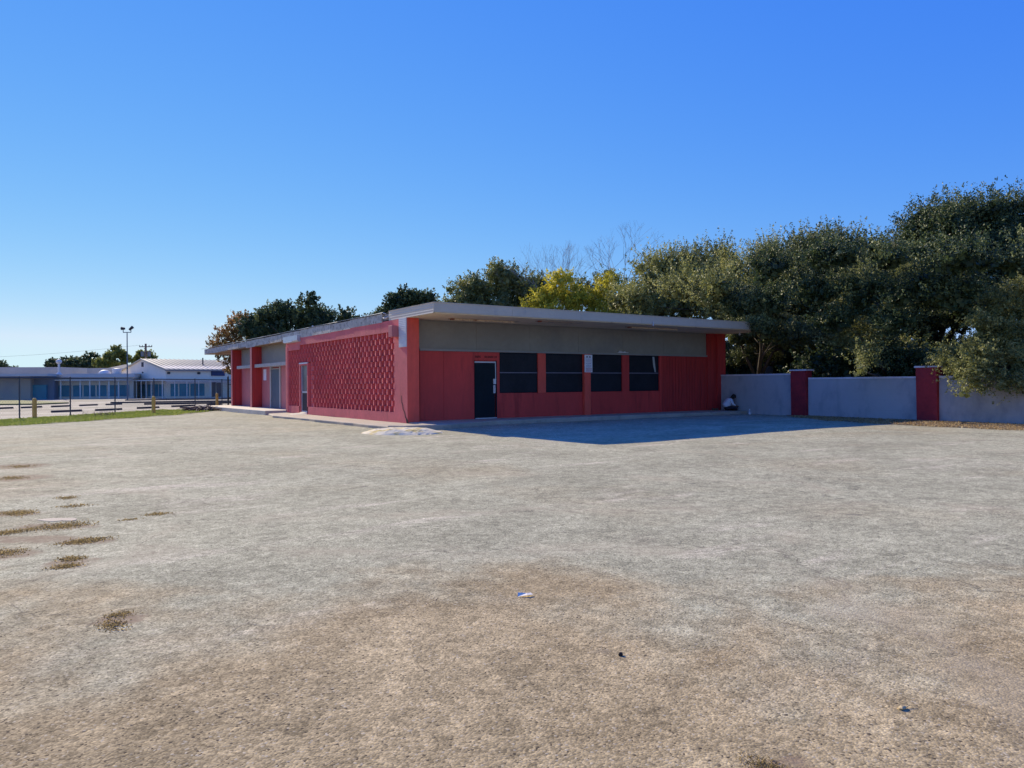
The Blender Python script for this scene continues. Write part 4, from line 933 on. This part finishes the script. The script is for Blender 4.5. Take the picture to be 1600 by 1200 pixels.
tree('tallest dark live oak at the right edge, its boughs reaching over the pale wall', W(20.8, 32), bl([(18.6, 32, 7.8, 1.3, 1.6, 1.2), (20.2, 32, 8.2, 1.4, 1.6, 1.3), (21.6, 32, 8.2, 1.4, 1.6, 1.2), (23.4, 32, 7.1, 1.6, 1.8, 1.4), (19.4, 31.5, 6.4, 2.0, 2, 1.7), (21.8, 31.5, 6.6, 2.2, 2.2, 1.9), (24.2, 31.5, 6.0, 2.2, 2.2, 2.2), (20.0, 30.8, 4.4, 2.0, 1.8, 1.6), (22.4, 30.6, 4.4, 2.3, 2.0, 1.8), (24.6, 31, 3.6, 2.2, 2, 1.8)])+[(16.5, -.6, 4.9, .8, 1.2, .5), (16.4, -2.6, 4.8, .8, 1.3, .7), (16.2, -4.8, 4.9, .8, 1.3, .7), (16.1, -7.0, 4.7, .8, 1.3, .8), (15.9, -9.2, 4.6, .8, 1.3, .8), (15.9, -5.8, 3.6, .6, .9, .5), (15.8, -8.3, 3.4, .6, .9, .6), (15.7, -10.6, 4.2, .7, 1.1, .7), (15.5, -3.2, 6.2, .7, 1.3, .6), (15.4, -5.8, 6.2, .7, 1.3, .6), (15.3, -8.4, 5.8, .7, 1.2, .6), (15.2, -10.8, 5.3, .7, 1.2, .6), (15.1, -12.8, 5.0, .7, 1.0, .6)], 140000, .095, 'lf_dark', 21, .45, G2, main=10, twig=.85, up=.5, fill=.18)
# sunlit boughs reaching over the wall belong to smaller trees just behind it
tree('young live oak with sunlit olive boughs over the wall between the two red pillars', W(15.6, 30.3), bl([(14.1, 30.6, 4.9, .8, .9, .7), (15.2, 31, 5.5, .6, .7, .7), (13.4, 29.9, 3.9, .6, .7, .45), (14.4, 30.2, 3.5, .8, .8, .5), (13.6, 29.9, 2.9, .45, .6, .3), (15.9, 31.6, 4.3, .9, .9, .6), (16.9, 31.6, 5.7, .55, .6, .5), (15.0, 30.4, 2.5, .9, .8, .45), (16.6, 31.4, 2.3, .9, .8, .5), (12.85, 26.9, 1.75, .30, .3, .25), (13.4, 27.8, 2.2, .5, .5, .35)]), 30000, .09, 'lf_lite', 22, .16, G2, twig=.95, up=.6, fill=.02, spread=.07)
tree('live oak with bright drooping boughs hanging low over the wall at the right edge', W(19.2, 28.2), bl([(16.4, 24.8, 3.9, .7, .7, .45), (17.4, 24.8, 4.3, .7, .7, .5), (15.7, 24.6, 3.2, .45, .5, .28), (16.5, 24.5, 2.8, .8, .7, .5), (17.3, 24.6, 3.3, .8, .7, .5), (15.5, 24.4, 2.3, .55, .5, .35), (16.5, 24.2, 2.0, .6, .5, .35), (15.0, 24.1, 1.55, .42, .4, .30), (15.4, 24.1, 1.15, .38, .35, .25), (16.7, 24.0, 1.35, .45, .4, .35), (17.6, 24.4, 1.9, .7, .6, .6), (15.2, 25.4, 2.0, .7, .6, .5), (14.8, 24.0, .95, .18, .2, .14), (15.9, 23.8, 1.25, .40, .35, .32), (16.5, 23.6, 1.05, .35, .3, .28), (15.3, 24.2, 1.8, .5, .4, .4)]), 50000, .075, 'lf_lite', 23, .16, G2, twig=.7, up=.15, sag=.35, fill=.02, spread=.06)
tree('low dark oak overhanging the wall end where it meets the building', W(12.6, 38.4), bl([(11.6, 37.6, 3.7, .9, 1.0, .8), (12.6, 37.6, 3.6, 1.1, 1.1, 1.0), (13.8, 36.5, 3.4, 1.2, 1.1, .9), (12.0, 38.6, 5.0, 1.2, 1.2, .9), (15.2, 36, 3.2, 1.3, 1.2, 1.0), (11.0, 32.6, 3.75, .65, .6, .40), (12.0, 33.4, 3.5, .6, .6, .6), (11.9, 33.4, 4.3, .7, .6, .4), (12.5, 38.5, 2.6, 1.6, 1.2, .55)]), 46000, .095, 'lf_oak', 24, .2, G2, twig=.6, up=.5, fill=.12)
# dark undergrowth behind the wall
un = []; rg = random.Random(77)
for i in range(20):
    t = i/19; un.append((13.4+t*5.6, 33.0-t*7.6+rg.uniform(.0, 1.2), rg.uniform(.7, 2.3), 1.1, 1.0, .95))
for i in range(30):
    t = i/29; X = 12.8+t*13; Y = 45-13*t+rg.uniform(1.5, 4.5); un.append((X+rg.uniform(-.6, .6), Y, rg.uniform(1.0, 3.2), 1.7, 1.5, 1.5))
ug = crown(None, bl(un), 105000, .13, 'lf_dark', 25, split=0, twig=.5, fill=.25, fsize=2.8, name='undergrowth')
tag(ug, 'dark mass of undergrowth beneath the oaks beyond the pale wall', 'undergrowth', kind='stuff')
# far trees on the left
for X, Y, zc, rx, rz, mt, lb, sd_ in ((-91.5, 150, 5.4, 3.8, 2.2, 'lf_dark', 'dark far tree cut off by the left edge', 31), (-99, 170, 4.6, 3.4, 1.6, 'lf_mixed', 'small pale far tree near the left edge', 32), (-87, 150, 5.6, 4.6, 2.7, 'lf_dark', 'dark spreading far tree above the low block', 33), (-93, 152, 5.2, 3.0, 2.0, 'lf_dark', 'smaller dark far tree left of the spreading one', 34),
                                      (-69, 128, 5.2, 2.8, 2.7, 'lf_yg', 'yellow-green far tree left of the light pole', 35), (-64.2, 128, 5.0, 2.4, 2.3, 'lf_yg', 'yellow-green far tree right beside the light pole', 36), (-80, 150, 5.0, 3.4, 2.2, 'lf_dark', 'dark far tree behind the yellow-green pair', 37)):
    if X > -89: pass
    c_ = at(X, Y, zc); tree(lb, (c_[0], c_[1]), sub_blobs(c_, (rx, rx, rz), 9, sd_, (.38, .55), -.3), 9000, .26, mt, sd_, .22, G3, twig=.6, fill=.12)
tree('dark far tree at the very left edge', W(-104.5, 150), sub_blobs(at(-104.5, 150, 5.0), (3.0, 3, 2.0), 8, 41, (.38, .55), -.3), 7000, .26, 'lf_dark', 41, .22, G3, fill=.12)

# ================================================================ PERSON SITTING BY THE WALL END
PB = Vector((15.93, -.40, .112)); pf = Vector((.826, -.563, 0)); ps = Vector((.563, .826, 0))
def P3(f_, s_, z_): return PB+pf*f_+ps*s_+Vector((0, 0, z_))
def skin(name, nodes, edges, mat, parent, sub=1):
    off = root_loc(parent); me = bpy.data.meshes.new(name)
    me.from_pydata([P3(*n_[:3])-off for n_ in nodes], edges, []); o = bpy.data.objects.new(name, me); C.objects.link(o)
    o.modifiers.new('skin', 'SKIN')
    if not me.skin_vertices: me.skin_vertices.new()
    for i, n_ in enumerate(nodes): me.skin_vertices[0].data[i].radius = (n_[3], n_[4] if len(n_) > 4 else n_[3])
    me.skin_vertices[0].data[0].use_root = True
    md = o.modifiers.new('sub', 'SUBSURF'); md.levels = sub; md.render_levels = sub+1
    me.materials.append(M[mat]); o.parent = parent; return o
per = thing('person', PB, 'person in white top sitting hunched on the pavement where the wall meets the building', 'person')
nodes = [(0, 0, .12, .14), (.07, 0, .28, .13), (.16, 0, .44, .14), (.25, 0, .54, .08), (.31, 0, .57, .055), (.38, 0, .61, .085), (.43, 0, .64, .085)]
edges = [(0, 1), (1, 2), (2, 3), (3, 4), (4, 5), (5, 6)]
def chain(pts_, frm):
    k0 = frm
    for p_ in pts_: nodes.append(p_); edges.append((k0, len(nodes)-1)); k0 = len(nodes)-1
    return k0
for sd_ in (-1, 1):
    hk = chain([(.20, sd_*.18, .50, .055), (.27, sd_*.21, .34, .045), (.32, sd_*.20, .24, .038), (.44, sd_*.10, .22, .028), (.52, sd_*.06, .21, .028)], 2)
    for q_, (df, ds) in enumerate(((.09, -.035), (.10, -.012), (.095, .012), (.08, .03))): chain([(.52+df*.6, sd_*.06+ds, .20, .0095), (.52+df, sd_*.06+ds, .175, .0085)], hk)
    chain([(.50, sd_*.06+.05*-sd_, .235, .011), (.54, sd_*.06+.06*-sd_, .24, .009)], hk)
    chain([(.06, sd_*.10, .11, .085), (.26, sd_*.26, .17, .075), (.44, sd_*.34, .17, .06), (.38, sd_*.10, .09, .05), (.30, -sd_*.10, .06, .035), (.40, -sd_*.16, .04, .035)], 0)
skin('body', nodes, edges, 'skin', per)
sh = [(-.02, 0, .13, .20), (.06, 0, .28, .19), (.15, 0, .44, .18), (.21, 0, .535, .11)]; se = [(0, 1), (1, 2), (2, 3)]
for sd_ in (-1, 1):
    b_i = len(sh); sh += [(.20, sd_*.19, .50, .075), (.27, sd_*.22, .34, .065), (.33, sd_*.20, .25, .055), (.45, sd_*.10, .225, .042)]; se += [(2, b_i), (b_i, b_i+1), (b_i+1, b_i+2), (b_i+2, b_i+3)]
skin('white_top', sh, se, 'cloth_white', per)
tr2 = [(.0, 0, .09, .12)]; te = []
for sd_ in (-1, 1):
    b_i = len(tr2); tr2 += [(.07, sd_*.11, .115, .10), (.26, sd_*.27, .145, .085), (.44, sd_*.35, .14, .070), (.40, sd_*.12, .095, .065), (.32, -sd_*.06, .065, .05)]; te += [(0, b_i)]+[(b_i+i, b_i+i+1) for i in range(4)]
skin('dark_trousers', tr2, te, 'cloth_dark', per)
hm = MB(); hm.ball(P3(.385, 0, .655), (.105, .105, .10), 14, 10, .02); hm.ball(P3(.33, 0, .62), (.085, .085, .085), 12, 8, .03); hm.build('hair', 'hair', per, smooth=True)
for sd_ in (-1, 1): MB().ball(P3(.43, -sd_*.17, .045), (.12, .055, .045), 10, 6).build('shoe', 'cloth_dark', per, smooth=True)
hd = MB(); hd.ball(P3(.475, 0, .58), (.018, .014, .02), 6, 5); hd.ball(P3(.40, .088, .62), (.02, .01, .03), 6, 5); hd.ball(P3(.40, -.088, .62), (.02, .01, .03), 6, 5); hd.build('face_features', 'skin', per, smooth=True)
tag(MB().box(16.55, 16.75, -1.35, -1.15, -.05, .10, .01).build('bag', paint('brown_bag', (.12, .075, .05), .8, .2, 8)), 'small brown bundle on the ground beside the sitting person', 'bag').location = (-.95, 1.25, .112)
bt = thing('water_bottle', (15.6, -2.0, 0), 'small cloudy bottle with a pale cap standing on the shaded lot', 'bottle')
x, y = 15.6, -2.0
MB().tube([(x, y, -.03), (x, y, .0), (x, y, .07), (x, y, .12), (x, y, .16), (x, y, .19)], [.042, .05, .05, .038, .04, .02], 12).build('bottle_body', 'plastic', bt, smooth=True)
MB().tube([(x, y, .19), (x, y, .235)], .03, 12).build('cap', 'whitepaint', bt); MB().tube([(x, y, .01), (x, y, .075)], .053, 12, cap=False).build('label_band', 'whitepaint', bt)
# scraps on the near asphalt
q = MB(); q.add([(-8.43, -18.79, -.01), (-8.38, -18.83, .002), (-8.36, -18.80, .006), (-8.41, -18.765, .010), (-8.335, -18.835, .000), (-8.33, -18.80, .004)], [(0, 1, 2, 3), (1, 4, 5, 2)])
q.v = [v+Vector((0, 0, ground_z(-8.39, -18.8)+.012)) for v in q.v]; tag(q.build('paper_scrap', 'paper'), 'crumpled white paper scrap in the middle of the lot', 'litter')
gz = ground_z(-8.03, -21.16)
q = MB(); q.ball((-8.035, -21.155, gz+.006), (.022, .014, .009), 8, 5, .15); q.tube([(-8.02, -21.16, gz+.004), (-7.995, -21.165, gz+.010), (-7.975, -21.155, gz+.02)], [.003, .002, .001], 5); tag(q.build('dry_leaf', 'dryleaf'), 'curled tan dry leaf on the near asphalt at lower right', 'leaf')
gz = ground_z(-8.59, -19.97)
tag(MB().ball((-8.59, -19.97, gz+.008), (.013, .012, .010), 8, 6, .15).build('dark_nut', 'darkpeb'), 'small dark nut lying on the near asphalt', 'nut')
